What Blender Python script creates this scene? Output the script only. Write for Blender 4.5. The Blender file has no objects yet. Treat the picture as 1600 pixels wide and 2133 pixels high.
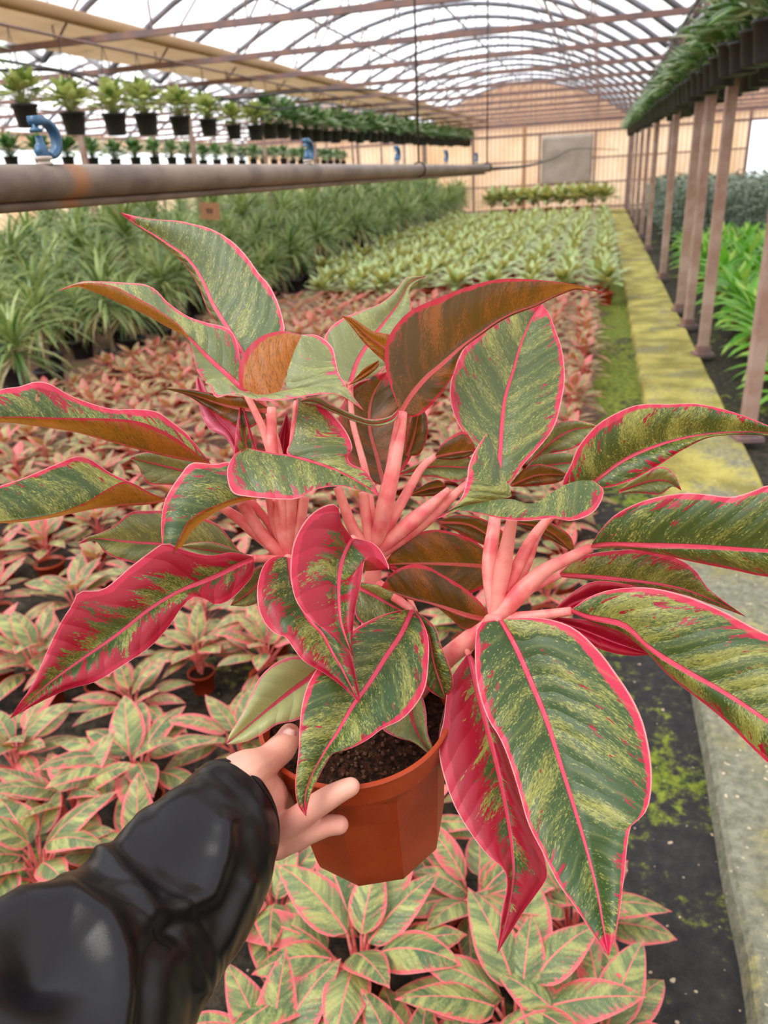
import bpy, bmesh, math, random
from mathutils import Vector, Matrix, noise, Quaternion
random.seed(7)
S = bpy.context.scene
COL = S.collection
PI = math.pi
# ------------------------------------------------------------------ camera
F = 1600.0; CX = 800.0; CY = 1066.5; H = 1.55
Yc = Vector((455, 726.5, -1600)).normalized()
_n = (215*455 + F*F)/726.5
Zc = -Vector((215, -_n, -1600)).normalized()
Xc = Yc.cross(Zc)
R3 = Matrix((Xc, Yc, Zc))                     # world = R3 @ camera vector
cam_d = bpy.data.cameras.new('camera'); cam = bpy.data.objects.new('camera', cam_d); COL.objects.link(cam)
cam.matrix_world = Matrix.Translation((0, 0, H)) @ R3.to_4x4()
cam_d.sensor_fit = 'HORIZONTAL'; cam_d.sensor_width = 36.0; cam_d.lens = 36.0
cam_d.clip_start = 0.02; cam_d.clip_end = 400
cam_d.dof.use_dof = True; cam_d.dof.focus_distance = 0.55; cam_d.dof.aperture_fstop = 36.0/2.7
S.camera = cam
# ------------------------------------------------------------------ light
W = bpy.data.worlds.new('overcast_sky'); S.world = W; W.use_nodes = True
bgn = W.node_tree.nodes['Background']
bgn.inputs[0].default_value = (0.95, 0.97, 1.0, 1); bgn.inputs[1].default_value = 2.1
sd = bpy.data.lights.new('added_soft_sun', 'SUN'); sd.energy = 2.6; sd.angle = math.radians(28); sd.color = (1, .96, .9)  # weak wide sun added to give form under the overcast sky
sun = bpy.data.objects.new('added_soft_sun', sd); COL.objects.link(sun)
sun.rotation_euler = (math.radians(24), math.radians(-26), 0)
S.view_settings.view_transform = 'Standard'; S.view_settings.look = 'None'
S.view_settings.gamma = 1.0; S.view_settings.exposure = 0.0
S.cycles.max_bounces = 8; S.cycles.transparent_max_bounces = 16
S.cycles.caustics_reflective = False; S.cycles.caustics_refractive = False

def ray(px, py): return R3 @ Vector(((px-CX)/F, (CY-py)/F, -1))
def pt(px, py, d): return ray(px, py)*d + Vector((0, 0, H))
def atY(px, py, y): r = ray(px, py); return r*(y/r.y) + Vector((0, 0, H))
def atX(px, py, x): r = ray(px, py); return r*(x/r.x) + Vector((0, 0, H))
def atZ(px, py, z): r = ray(px, py); return r*((z-H)/r.z) + Vector((0, 0, H))

# ------------------------------------------------------------------ node helpers
class G:
    def __init__(s, name):
        s.m = bpy.data.materials.new(name); s.m.use_nodes = True
        s.t = s.m.node_tree; s.t.nodes.clear()
        s.out = s.t.nodes.new('ShaderNodeOutputMaterial')
    def n(s, typ, ins=None, **kw):
        nd = s.t.nodes.new(typ)
        for k, v in kw.items(): setattr(nd, k, v)
        for k, v in (ins or {}).items():
            i = nd.inputs[k]
            if isinstance(v, bpy.types.NodeSocket): s.t.links.new(v, i)
            else: i.default_value = v
        return nd
    def math(s, op, a, b=0.0, c=0.0, clamp=False):
        nd = s.n('ShaderNodeMath', {0: a, 1: b, 2: c}, operation=op); nd.use_clamp = clamp; return nd.outputs[0]
    def step(s, x, lo, hi):
        return s.n('ShaderNodeMapRange', {0: x, 1: lo, 2: hi, 3: 0.0, 4: 1.0}, interpolation_type='SMOOTHSTEP').outputs[0]
    def mix(s, f, a, b):
        nd = s.n('ShaderNodeMix', data_type='RGBA')
        for i, v in ((0, f), (6, a), (7, b)):
            if isinstance(v, bpy.types.NodeSocket): s.t.links.new(v, nd.inputs[i])
            else: nd.inputs[i].default_value = v if i == 0 else (tuple(v)+(1,) if len(v) == 3 else v)
        return nd.outputs[2]
    def noise(s, vec, scale, detail=2.0, rough=.5, out=0):
        ins = {'Scale': scale, 'Detail': detail, 'Roughness': rough}
        if vec is not None: ins['Vector'] = vec
        return s.n('ShaderNodeTexNoise', ins).outputs[out]
    def comb(s, x, y, z=0.0): return s.n('ShaderNodeCombineXYZ', {0: x, 1: y, 2: z}).outputs[0]
    def sep(s, v): return s.n('ShaderNodeSeparateXYZ', {0: v}).outputs
    def bump(s, h, strength=.3, dist=.002): return s.n('ShaderNodeBump', {'Height': h, 'Strength': strength, 'Distance': dist}).outputs[0]
    def bsdf(s, color, rough=.5, normal=None, metal=0.0, spec=.5, **more):
        ins = {'Base Color': color if isinstance(color, bpy.types.NodeSocket) else tuple(color)+(1,), 'Roughness': rough, 'Metallic': metal, 'Specular IOR Level': spec}
        if normal is not None: ins['Normal'] = normal
        ins.update({k.replace('_', ' '): v for k, v in more.items()})
        return s.n('ShaderNodeBsdfPrincipled', ins).outputs[0]
    def end(s, sh): s.t.links.new(sh, s.out.inputs[0]); return s.m
    def obj(s): return s.n('ShaderNodeTexCoord').outputs['Object']
    def pos(s): return s.n('ShaderNodeNewGeometry').outputs['Position']

def simple(name, c, rough=.5, metal=0, vary=.25, scale=8, bump=0, spec=.5, c2=None):
    g = G(name); o = g.obj(); nz = g.noise(o, scale, 4, .6)
    c2 = c2 or tuple(x*(1-vary) for x in c)
    col = g.mix(g.step(nz, .35, .65), c, c2)
    nm = g.bump(g.noise(o, scale*6, 3), bump, .01) if bump else None
    return g.end(g.bsdf(col, rough, nm, metal, spec))

def lin(r, gg, b):
    f = lambda c: (c/255/12.92) if c/255 <= .04045 else ((c/255+.055)/1.055)**2.4
    return (f(r), f(gg), f(b))

def leaf_material(name, dark, light, speck, marg, midc, red, under, under2, margw=.13, midw=.0022, rough=.33, trans=.22, redbase=0.0, umarg=None, umid=None, dk=.50, gold=0.0, fleck=.0):
    umarg = umarg or lin(196, 44, 62); umid = umid or lin(205, 84, 88)
    """variegated aroid leaf: UVMap = (side -1..1, base-tip 0..1), Metric = metres, lp = (redness, paleness, seed)"""
    g = G(name)
    uv = g.n('ShaderNodeUVMap', uv_map='UVMap').outputs[0]; me = g.n('ShaderNodeUVMap', uv_map='Metric').outputs[0]
    at = g.n('ShaderNodeAttribute', attribute_name='lp', attribute_type='GEOMETRY').outputs[1]
    lp = g.sep(at); U = g.sep(uv); M_ = g.sep(me)
    au = g.math('ABSOLUTE', U[0]); lat = g.math('ABSOLUTE', M_[0]); v = U[1]
    seed = g.math('MULTIPLY', lp[2], 37.0)
    sgn = g.math('MULTIPLY', g.math('SIGN', M_[0]), 3.3)
    zz = g.math('ADD', seed, sgn)
    # vein coordinate: distance along the side vein, and across the veins
    wrp = g.math('MULTIPLY', g.math('SUBTRACT', g.noise(g.comb(g.math('MULTIPLY', M_[0], 22.0), g.math('MULTIPLY', M_[1], 16.0), seed), 1.0, 2), .5), .022)
    across = g.math('ADD', g.math('SUBTRACT', M_[1], g.math('MULTIPLY', g.math('POWER', lat, 1.25), 2.3)), wrp)
    along = lat
    band = g.noise(g.comb(g.math('MULTIPLY', along, 15.0), g.math('MULTIPLY', across, 42.0), zz), 1.0, 5, .60)
    band2 = g.noise(g.comb(g.math('MULTIPLY', along, 22.0), g.math('MULTIPLY', across, 75.0), g.math('ADD', zz, 9.0)), 1.0, 4, .65)
    sp = g.noise(g.comb(g.math('MULTIPLY', along, 560.0), g.math('MULTIPLY', across, 1150.0), zz), 1.0, 4, .75)
    sp2 = g.noise(g.comb(g.math('MULTIPLY', along, 330.0), g.math('MULTIPLY', across, 700.0), g.math('ADD', zz, 4.0)), 1.0, 4, .7)
    f1 = g.math('ADD', band, g.math('MULTIPLY', g.math('SUBTRACT', sp, .5), 1.0))
    f1 = g.math('ADD', f1, g.math('MULTIPLY', g.math('SUBTRACT', g.math('FRACT', g.math('MULTIPLY', lp[2], 7.3)), .35), .10))
    gcol = g.mix(g.step(f1, dk, dk+.13), dark, light)
    gcol = g.mix(g.math('MULTIPLY', g.step(g.math('ADD', sp2, g.math('MULTIPLY', band2, .3)), .50, .62), .35), gcol, dark)
    gcol = g.mix(g.math('MULTIPLY', g.step(g.math('ADD', sp2, g.math('MULTIPLY', band, .35)), .735, .80), .7), gcol, speck)
    gcol = g.mix(g.math('MULTIPLY', lp[1], .85), gcol, lin(176, 184, 130))
    # secondary vein lines
    vph = g.math('MULTIPLY', across, 205.0)
    vein = g.math('POWER', g.math('ABSOLUTE', g.math('SINE', vph)), 24.0)
    vmask = g.math('MULTIPLY', vein, g.step(lat, .002, .01))
    # red patches
    rr = g.math('ADD', g.math('MULTIPLY', g.math('SUBTRACT', band2, .5), 1.5), g.math('MULTIPLY', g.math('SUBTRACT', sp2, .5), .9))
    rr = g.math('ADD', rr, g.math('MULTIPLY', g.math('SUBTRACT', au, .5), .55))
    rr = g.math('ADD', rr, g.math('SUBTRACT', g.math('MULTIPLY', lp[0], 1.25), .78-redbase))
    redf = g.step(rr, -.03, .06)
    fl = g.noise(g.comb(g.math('MULTIPLY', along, 95.0), g.math('MULTIPLY', across, 190.0), g.math('ADD', zz, 15.0)), 1.0, 4, .6)
    fl = g.math('ADD', fl, g.math('ADD', g.math('MULTIPLY', g.math('SUBTRACT', au, .6), .22), g.math('MULTIPLY', g.math('MINIMUM', lp[0], .3), .32)))
    redf = g.math('MAXIMUM', redf, g.math('MULTIPLY', g.step(fl, .70+fleck, .72+fleck), g.step(lp[0], .04, .12)))
    redc = g.mix(g.math('MULTIPLY', lp[1], .9), g.mix(band, red, tuple(x*.62 for x in red)), lin(226, 120, 150))
    col = g.mix(redf, gcol, redc)
    # pink margin and midrib
    jag = g.math('ADD', g.math('MULTIPLY', g.math('SUBTRACT', g.noise(g.comb(g.math('MULTIPLY', M_[1], 70.0), g.math('MULTIPLY', M_[0], 90.0), seed), 1.0, 4, .7), .5), .22), g.math('MULTIPLY', g.math('SUBTRACT', g.noise(g.comb(g.math('MULTIPLY', M_[1], 14.0), sgn, seed), 1.0, 1), .5), .16))
    e = g.math('ADD', g.math('ADD', au, jag), g.math('MULTIPLY', lp[0], .10))
    tipm = g.step(g.math('ADD', v, jag), .93, .97)
    em = g.math('MAXIMUM', g.step(e, 1.0-margw-.015, 1.0-margw+.02), tipm)
    col = g.mix(em, col, g.mix(g.math('MULTIPLY', lp[1], .6), g.mix(g.math('MULTIPLY', lp[0], .9), marg, red), lin(226, 130, 150)))
    wv = g.math('MULTIPLY', midw, g.math('SUBTRACT', 1.25, g.math('MULTIPLY', v, .95)))
    mm = g.math('SUBTRACT', 1.0, g.step(lat, g.math('MULTIPLY', wv, .75), g.math('MULTIPLY', wv, 1.15)))
    col = g.mix(mm, col, midc)
    rim = g.step(au, .975, .985)
    col = g.mix(g.math('MULTIPLY', rim, .75), col, lin(240, 165, 165))
    # underside
    uc = g.mix(g.step(g.math('ADD', band, g.math('MULTIPLY', g.math('SUBTRACT', sp, .5), .9)), .47, .66), under, under2)
    uc = g.mix(g.math('MULTIPLY', vmask, .22), uc, under2)
    uc = g.mix(g.math('MULTIPLY', redf, .45), uc, lin(190, 60, 60))
    
    uc = g.mix(g.math('MULTIPLY', g.math('MULTIPLY', lp[1], gold), g.step(sp2, .25, .62)), uc, g.mix(band, lin(216, 140, 30), lin(206, 108, 40)))  # golden tint paints in the glow of light coming through the blade
    uc = g.mix(em, uc, umarg); uc = g.mix(mm, uc, umid)
    bf = g.n('ShaderNodeNewGeometry').outputs['Backfacing']
    topc = g.mix(g.math('MULTIPLY', g.math('MULTIPLY', vmask, g.math('SUBTRACT', 1.0, redf)), .22), col, light)
    fin = g.mix(bf, topc, uc)
    hgt = g.math('ADD', g.math('MULTIPLY', g.math('ABSOLUTE', g.math('SINE', vph)), .0012), g.math('MULTIPLY', mm, -.0012))
    hgt = g.math('ADD', hgt, g.math('MULTIPLY', sp, .0002))
    nm = g.bump(hgt, .55, 1.0)
    b = g.bsdf(fin, rough, nm, 0, .5)
    tc = g.mix(.35, fin, lin(235, 160, 60)); tc = g.mix(g.math('MAXIMUM', redf, em), tc, umarg)
    t = g.n('ShaderNodeBsdfTranslucent', {0: tc}).outputs[0]
    return g.end(g.n('ShaderNodeMixShader', {0: g.math('ADD', trans, g.math('MULTIPLY', bf, .22)), 1: b, 2: t}).outputs[0])

M = {}
M['leaf'] = leaf_material('variegated_leaf', lin(40, 78, 36), lin(150, 152, 76), lin(176, 178, 88), lin(212, 46, 84), lin(216, 66, 98), lin(172, 10, 48), lin(54, 48, 14), lin(140, 78, 30), margw=.085, midw=.0020, rough=.38, dk=.505, gold=1.0)
M['leaf_small'] = leaf_material('young_variegated_leaf', lin(54, 90, 52), lin(172, 178, 98), lin(206, 198, 124), lin(216, 84, 92), lin(230, 122, 116), lin(222, 104, 98), lin(110, 100, 60), lin(176, 130, 88), margw=.11, midw=.0018, redbase=.0, rough=.42, umarg=lin(214, 110, 104), umid=lin(220, 130, 120))
M['leaf_green'] = leaf_material('silver_green_leaf', lin(120, 160, 92), lin(214, 226, 166), lin(210, 222, 170), lin(118, 156, 88), lin(150, 182, 110), lin(104, 150, 84), lin(120, 150, 84), lin(160, 182, 110), margw=.10, midw=.001, redbase=-2, trans=.25, fleck=5, umarg=lin(120, 150, 84), umid=lin(160, 182, 120), dk=.44)

def plant_mat(name, c1, c2, c3=None, rough=.4, trans=.25, scale=14):
    g = G(name); o = g.obj(); v = g.sep(g.n('ShaderNodeUVMap', uv_map='UVMap').outputs[0])
    a = g.sep(g.n('ShaderNodeAttribute', attribute_name='lp', attribute_type='GEOMETRY').outputs[1])
    col = g.mix(a[2], c1, c2)
    if c3: col = g.mix(g.math('MULTIPLY', a[1], 1.0), col, c3)
    col = g.mix(g.math('MULTIPLY', g.noise(o, scale, 2), .5), col, tuple(x*.5 for x in c1))
    b = g.bsdf(col, rough); t = g.n('ShaderNodeBsdfTranslucent', {0: col}).outputs[0]
    return g.end(g.n('ShaderNodeMixShader', {0: trans, 1: b, 2: t}).outputs[0])
M['dracaena'] = plant_mat('strap_leaf', lin(66, 108, 44), lin(200, 216, 136), lin(206, 190, 140), trans=.3, rough=.3)
M['dark_hang'] = plant_mat('dark_green_leaf', lin(54, 104, 44), lin(130, 168, 96), lin(200, 212, 170), rough=.3)
M['yellow_hang'] = plant_mat('yellow_green_leaf', lin(160, 178, 90), lin(226, 232, 160), lin(110, 140, 70))
M['fern'] = plant_mat('bright_green_leaf', lin(86, 160, 40), lin(150, 214, 70), lin(190, 225, 100), trans=.35)
M['greybush'] = plant_mat('grey_green_leaf', lin(90, 112, 90), lin(150, 170, 148), lin(180, 190, 170), rough=.5)

def petiole_mat():
    g = G('pink_petiole'); o = g.obj(); nz = g.noise(o, 60, 3)
    col = g.mix(g.step(nz, .35, .7), lin(238, 152, 143), lin(222, 100, 104))
    return g.end(g.bsdf(col, .42, None, 0, .4, Subsurface_Weight=.25, Subsurface_Radius=(.01, .004, .003), Subsurface_Scale=.5))
M['petiole'] = petiole_mat()
M['green_stem'] = simple('green_stem', lin(120, 140, 80), .5)
M['cane'] = simple('cane_stem', lin(120, 104, 80), .7)

def terracotta():
    g = G('orange_plastic'); o = g.obj()
    n1 = g.noise(o, 25, 4, .6); n2 = g.noise(o, 260, 3, .7)
    col = g.mix(g.math('MULTIPLY', g.step(n1, .4, .75), .5), lin(158, 56, 20), lin(182, 80, 42))
    col = g.mix(g.math('MULTIPLY', g.step(n2, .66, .74), .35), col, lin(205, 140, 100))
    return g.end(g.bsdf(col, .45, g.bump(n1, .08, .01), 0, .4))
M['terracotta'] = terracotta()
M['black_pot'] = simple('black_plastic', lin(34, 34, 38), .5, vary=.4, scale=20)
def soilm():
    g = G('potting_soil'); o = g.obj(); n1 = g.noise(o, 220, 5, .75); n2 = g.noise(o, 90, 3, .6)
    col = g.mix(g.step(n1, .4, .65), lin(26, 16, 10), lin(84, 50, 30))
    return g.end(g.bsdf(col, .95, g.bump(g.math('ADD', n1, n2), 1.0, .004), 0, .2))
M['soil'] = soilm()

def groundm():
    g = G('greenhouse_floor'); p = g.pos(); P = g.sep(p)
    n1 = g.noise(p, 1.6, 5, .65); n2 = g.noise(p, 24, 5, .7); n3 = g.noise(p, 90, 3, .6)
    dark = g.mix(g.step(n2, .35, .7), lin(26, 26, 22), lin(70, 64, 52))
    far = g.mix(g.step(n2, .35, .7), lin(120, 88, 76), lin(176, 140, 122))
    col = g.mix(g.math('MULTIPLY', g.step(g.math('ADD', P[1], g.math('MULTIPLY', n1, 2)), 4.0, 7.0), g.math('SUBTRACT', 1.0, g.step(P[0], -.2, .3))), dark, far)
    fabric = g.math('MULTIPLY', g.step(P[0], .04, .07), g.math('SUBTRACT', 1.0, g.step(P[1], 3.2, 4.6)))
    col = g.mix(g.math('MULTIPLY', fabric, .8), col, g.mix(n2, lin(18, 20, 23), lin(62, 60, 62)))
    mossc = g.mix(g.step(n2, .3, .7), lin(44, 62, 16), lin(124, 136, 44))
    strip = g.math('MULTIPLY', g.step(P[0], -.05, .1), g.math('SUBTRACT', 1.0, g.step(P[0], .6, .9)))
    mf = g.math('ADD', n1, g.math('MULTIPLY', g.math('SUBTRACT', n2, .5), .5))
    mf = g.math('ADD', mf, g.math('MULTIPLY', strip, g.math('ADD', .02, g.math('MULTIPLY', g.step(P[1], 2.6, 5.0), .17))))
    col = g.mix(g.step(g.math('ADD', mf, g.math('MULTIPLY', fabric, .045)), .56, .68), col, mossc)
    deb = g.step(g.noise(p, 46, 1, .4), .735, .75)
    col = g.mix(g.math('MULTIPLY', deb, .8), col, lin(200, 180, 150))
    return g.end(g.bsdf(col, .9, g.bump(g.math('ADD', n2, n3), .6, .01), 0, .25))
M['ground'] = groundm()
def kerbm():
    g = G('mossy_concrete'); p = g.pos(); P = g.sep(p)
    n1 = g.noise(g.comb(P[0], g.math('MULTIPLY', P[1], .8), P[2]), 2.2, 5, .65); n2 = g.noise(p, 40, 5, .7); n3 = g.noise(p, 150, 3, .6)
    con = g.mix(g.step(n2, .3, .7), lin(98, 98, 82), lin(138, 136, 118))
    moss = g.mix(g.step(g.math('ADD', n3, g.math('MULTIPLY', g.math('SUBTRACT', g.noise(p, 3.5, 4), .5), 1.6)), .25, .75), lin(120, 112, 54), lin(176, 166, 88))
    f = g.math('ADD', n1, g.math('MULTIPLY', g.math('SUBTRACT', n2, .5), .35))
    f = g.math('ADD', f, g.math('MULTIPLY', g.step(P[1], 2.2, 4.2), .22))
    col = g.mix(g.step(f, .5, .7), con, moss)
    col = g.mix(g.math('MULTIPLY', g.step(g.noise(p, 30, 4), .55, .7), .3), col, lin(70, 84, 40))
    deb = g.step(g.noise(p, 60, 1, .4), .73, .745)
    col = g.mix(g.math('MULTIPLY', deb, .8), col, lin(205, 190, 160))
    return g.end(g.bsdf(col, .85, g.bump(g.math('ADD', n2, n3), .4, .008), 0, .3))
M['kerb'] = kerbm()

def wallm(axis=0):
    g = G('corrugated_sheet'); p = g.pos(); P = g.sep(p)
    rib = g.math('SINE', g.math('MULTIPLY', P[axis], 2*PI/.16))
    n1 = g.noise(g.comb(P[0], P[1], g.math('MULTIPLY', P[2], .6)), 1.1, 4, .6)
    col = g.mix(g.step(n1, .35, .68), lin(240, 210, 176), lin(222, 184, 148))
    pan = g.noise(g.comb(g.math('FLOOR', g.math('MULTIPLY', P[axis], .9)), 1.0, 1.0), 3.7, 0)
    col = g.mix(g.math('MULTIPLY', g.step(pan, .45, .7), .35), col, lin(214, 168, 104))
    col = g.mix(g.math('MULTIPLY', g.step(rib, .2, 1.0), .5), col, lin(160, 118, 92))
    col = g.mix(g.math('MULTIPLY', g.step(P[2], 2.5, 3.0), .75), col, lin(170, 130, 104))
    b = g.bsdf(col, .6, g.bump(rib, .4, .02)); t = g.n('ShaderNodeBsdfTranslucent', {0: col}).outputs[0]
    return g.end(g.n('ShaderNodeMixShader', {0: .6, 1: b, 2: t}).outputs[0])
M['wall'] = wallm(0); M['wall_side'] = wallm(1)
def filmm():
    g = G('greenhouse_film'); p = g.pos(); P = g.sep(p)
    n = g.noise(p, .9, 5, .65)
    dirt = g.math('MULTIPLY', g.step(P[0], -2.6, .6), g.step(n, .25, .75))
    tr = g.n('ShaderNodeBsdfTransparent', {0: g.mix(dirt, (.97, .97, .97), (.60, .54, .53))}).outputs[0]
    df = g.n('ShaderNodeBsdfTranslucent', {0: (.9, .86, .84, 1)}).outputs[0]
    return g.end(g.n('ShaderNodeMixShader', {0: g.math('ADD', .12, g.math('MULTIPLY', dirt, .25)), 1: tr, 2: df}).outputs[0])
M['film'] = filmm()
def clothm():
    g = G('shade_cloth'); o = g.obj(); O = g.sep(o)
    n = g.noise(g.comb(g.math('MULTIPLY', O[0], 6.0), g.math('MULTIPLY', O[1], .7), 0.0), 1.0, 4, .6)
    col = g.mix(n, lin(214, 184, 148), lin(168, 134, 102))
    b = g.bsdf(col, .9, g.bump(n, .6, .06)); t = g.n('ShaderNodeBsdfTranslucent', {0: col}).outputs[0]
    return g.end(g.n('ShaderNodeMixShader', {0: .35, 1: b, 2: t}).outputs[0])
M['cloth'] = clothm()
M['rust'] = simple('rusty_steel', lin(142, 108, 98), .6, .1, vary=.35, scale=6, c2=lin(116, 98, 100))
M['galv'] = simple('galvanised_steel', lin(126, 126, 138), .5, .2, vary=.3, scale=5)
M['post'] = simple('weathered_post', lin(176, 152, 142), .6, .1, scale=3, c2=lin(146, 112, 98))
M['black_hose'] = simple('black_hose', lin(30, 28, 30), .5)
M['wire'] = simple('steel_wire', lin(70, 62, 60), .5, .5)
def pipem():
    g = G('grey_pipe'); p = g.pos(); P = g.sep(p)
    n = g.noise(g.comb(g.math('MULTIPLY', P[0], 6.0), g.math('MULTIPLY', P[1], 8.0), g.math('MULTIPLY', P[2], 14.0)), 1.0, 4, .6); n2 = g.noise(p, 400, 2)
    col = g.mix(g.step(n, .3, .7), lin(140, 124, 112), lin(104, 92, 86))
    d = g.math('ABSOLUTE', g.math('SUBTRACT', P[1], g.math('ADD', 1.125, g.math('MULTIPLY', n, .02))))
    col = g.mix(g.math('MULTIPLY', g.math('SUBTRACT', 1.0, g.step(d, .005, .035)), .7), col, lin(168, 112, 66))
    col = g.mix(g.math('MULTIPLY', g.step(n2, .6, .75), .3), col, lin(80, 66, 60))
    return g.end(g.bsdf(col, .5, None, 0, .4))
M['pipe'] = pipem()
M['blue'] = simple('blue_plastic', lin(62, 106, 144), .4, vary=.2, scale=60)
M['white_pl'] = simple('white_plastic', lin(200, 190, 180), .5)
M['tarp'] = simple('grey_plastic_sheet', lin(168, 156, 144), .4, vary=.15, scale=2)
M['card'] = simple('brown_card', lin(168, 122, 88), .8, vary=.12)
M['ink'] = simple('dark_ink', lin(70, 50, 44), .8)
def skinm():
    g = G('skin'); o = g.obj(); n1 = g.noise(o, 30, 3); n2 = g.noise(o, 700, 3)
    col = g.mix(g.step(n1, .3, .7), lin(226, 172, 152), lin(214, 148, 132))
    return g.end(g.bsdf(col, .45, g.bump(n2, .1, .001), 0, .4, Subsurface_Weight=.35, Subsurface_Radius=(.012, .004, .002), Subsurface_Scale=.6))
M['skin'] = skinm()
M['nail'] = simple('fingernail', lin(240, 190, 182), .25, vary=.03)
def jacketm():
    g = G('black_faux_leather'); o = g.obj(); n2 = g.noise(o, 1500, 2)
    col = g.mix(n2, lin(8, 7, 10), lin(14, 13, 17))
    return g.end(g.bsdf(col, .31, g.bump(n2, .2, .0004), 0, .32))
M['jacket'] = jacketm()
M['crumb'] = simple('soil_crumb', lin(84, 52, 34), .9)
M['thread'] = simple('black_thread', lin(10, 10, 12), .8)

# ------------------------------------------------------------------ mesh helpers
def link(name, me, mat=None, parent=None, loc=None, smooth=True):
    o = bpy.data.objects.new(name, me); COL.objects.link(o)
    if mat is not None and not me.materials: me.materials.append(mat)
    if smooth and len(me.polygons): me.polygons.foreach_set('use_smooth', [True]*len(me.polygons))
    if parent: o.parent = parent
    if loc is not None: o.location = loc
    return o
def tag(o, label=None, cat=None, group=None, kind=None):
    if label: o['label'] = label
    if cat: o['category'] = cat
    if group: o['group'] = group
    if kind: o['kind'] = kind
    return o
def empty(name, loc, rz=0):
    o = bpy.data.objects.new(name, None); COL.objects.link(o); o.location = loc; o.rotation_euler.z = rz
    o.empty_display_size = .05; return o
def struct(o): o['kind'] = 'structure'; return o

class MB:
    """mesh buffer with optional uv / lp attributes"""
    def __init__(s): s.v = []; s.f = []; s.uv = []; s.uvm = []; s.lp = []
    def vert(s, p, uv=(0, 0), um=(0, 0), lp=(0, 0, 0)): s.v.append(tuple(p)); s.uv.append(uv); s.uvm.append(um); s.lp.append(lp); return len(s.v)-1
    def grid(s, rows, uvs=None, ums=None, lp=(0, 0, 0), flip=False, closed=False):
        n = len(rows[0]); base = len(s.v)
        for i, r in enumerate(rows):
            for j, p in enumerate(r): s.vert(p, uvs[i][j] if uvs else (j/n, i), ums[i][j] if ums else (0, 0), lp)
        for i in range(len(rows)-1):
            for j in range(n if closed else n-1):
                a = base+i*n+j; b = base+i*n+(j+1) % n; q = (a, b, b+n, a+n)
                s.f.append(q[::-1] if flip else q)
    def tube(s, pts, rads, n=8, cap=True, flat=None, lp=(0, 0, 0)):
        pts = [Vector(p) for p in pts]; up = None; rows = []
        for i, p in enumerate(pts):
            t = (pts[min(i+1, len(pts)-1)]-pts[max(i-1, 0)]).normalized()
            if up is None: up = Vector((0, 0, 1)) if abs(t.z) < .9 else Vector((1, 0, 0))
            up = (up-t*up.dot(t)).normalized(); b = t.cross(up)
            r = rads[i] if isinstance(rads, (list, tuple)) else rads
            fl = flat or 1
            rows.append([p+up*math.cos(2*PI*k/n)*r*fl+b*math.sin(2*PI*k/n)*r for k in range(n)])
        base = len(s.v); s.grid(rows, lp=lp, closed=True)
        if cap:
            s.f.append(tuple(range(base, base+n))[::-1]); m = len(s.v); s.f.append(tuple(range(m-n, m)))
    def box(s, c, d, rot=None):
        c = Vector(c); R = rot or Matrix.Identity(3); b = len(s.v)
        for x in (-1, 1):
            for y in (-1, 1):
                for z in (-1, 1): s.vert(c+R@Vector((x*d[0]/2, y*d[1]/2, z*d[2]/2)))
        for q in ((0, 1, 3, 2), (4, 6, 7, 5), (0, 4, 5, 1), (2, 3, 7, 6), (0, 2, 6, 4), (1, 5, 7, 3)): s.f.append(tuple(b+i for i in q))
    def lathe(s, prof, n=24, c=(0, 0, 0)):
        rows = [[(c[0]+r*math.cos(2*PI*k/n), c[1]+r*math.sin(2*PI*k/n), c[2]+z) for k in range(n)] for r, z in prof]
        s.grid(rows, closed=True)
    def mesh(s, name, off=None):
        me = bpy.data.meshes.new(name)
        vs = s.v if off is None else [(p[0]-off[0], p[1]-off[1], p[2]-off[2]) for p in s.v]
        me.from_pydata(vs, [], s.f)
        for nm, data in (('UVMap', s.uv), ('Metric', s.uvm)):
            l = me.uv_layers.new(name=nm); idx = [lp.vertex_index for lp in me.loops]
            flat = []
            for i in idx: flat.extend(data[i])
            l.data.foreach_set('uv', flat)
        a = me.attributes.new('lp', 'FLOAT_VECTOR', 'POINT')
        fl = []
        for q in s.lp: fl.extend(q)
        a.data.foreach_set('vector', fl)
        return me
    def build(s, name, mat, parent=None, off=None, loc=None, smooth=True):
        if off is None and parent is None and loc is None and s.v:      # origin at the base of the thing
            xs = [p[0] for p in s.v]; ys = [p[1] for p in s.v]; zs = [p[2] for p in s.v]
            off = ((min(xs)+max(xs))/2, (min(ys)+max(ys))/2, min(zs)); loc = off
        return link(name, s.mesh(name, off), mat, parent, loc, smooth)

def catmull(P, n):
    """resample polyline by arc length through a Catmull-Rom curve"""
    P = [Vector(p) for p in P]
    if len(P) == 2: return [P[0].lerp(P[1], i/(n-1)) for i in range(n)]
    D = []
    Q = [P[0]*2-P[1]]+P+[P[-1]*2-P[-2]]
    for i in range(1, len(Q)-2):
        a, b, c, d = Q[i-1], Q[i], Q[i+1], Q[i+2]
        for k in range(8):
            t = k/8
            D.append(.5*((2*b)+(c-a)*t+(2*a-5*b+4*c-d)*t*t+(3*b-a-3*c+d)*t*t*t))
    D.append(P[-1])
    L = [0]
    for i in range(1, len(D)): L.append(L[-1]+(D[i]-D[i-1]).length)
    out = []; k = 0
    for i in range(n):
        s = L[-1]*i/(n-1)
        while k < len(D)-2 and L[k+1] < s: k += 1
        seg = L[k+1]-L[k]; t = (s-L[k])/seg if seg > 1e-9 else 0
        out.append(D[k].lerp(D[k+1], min(1, t)))
    return out

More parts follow.
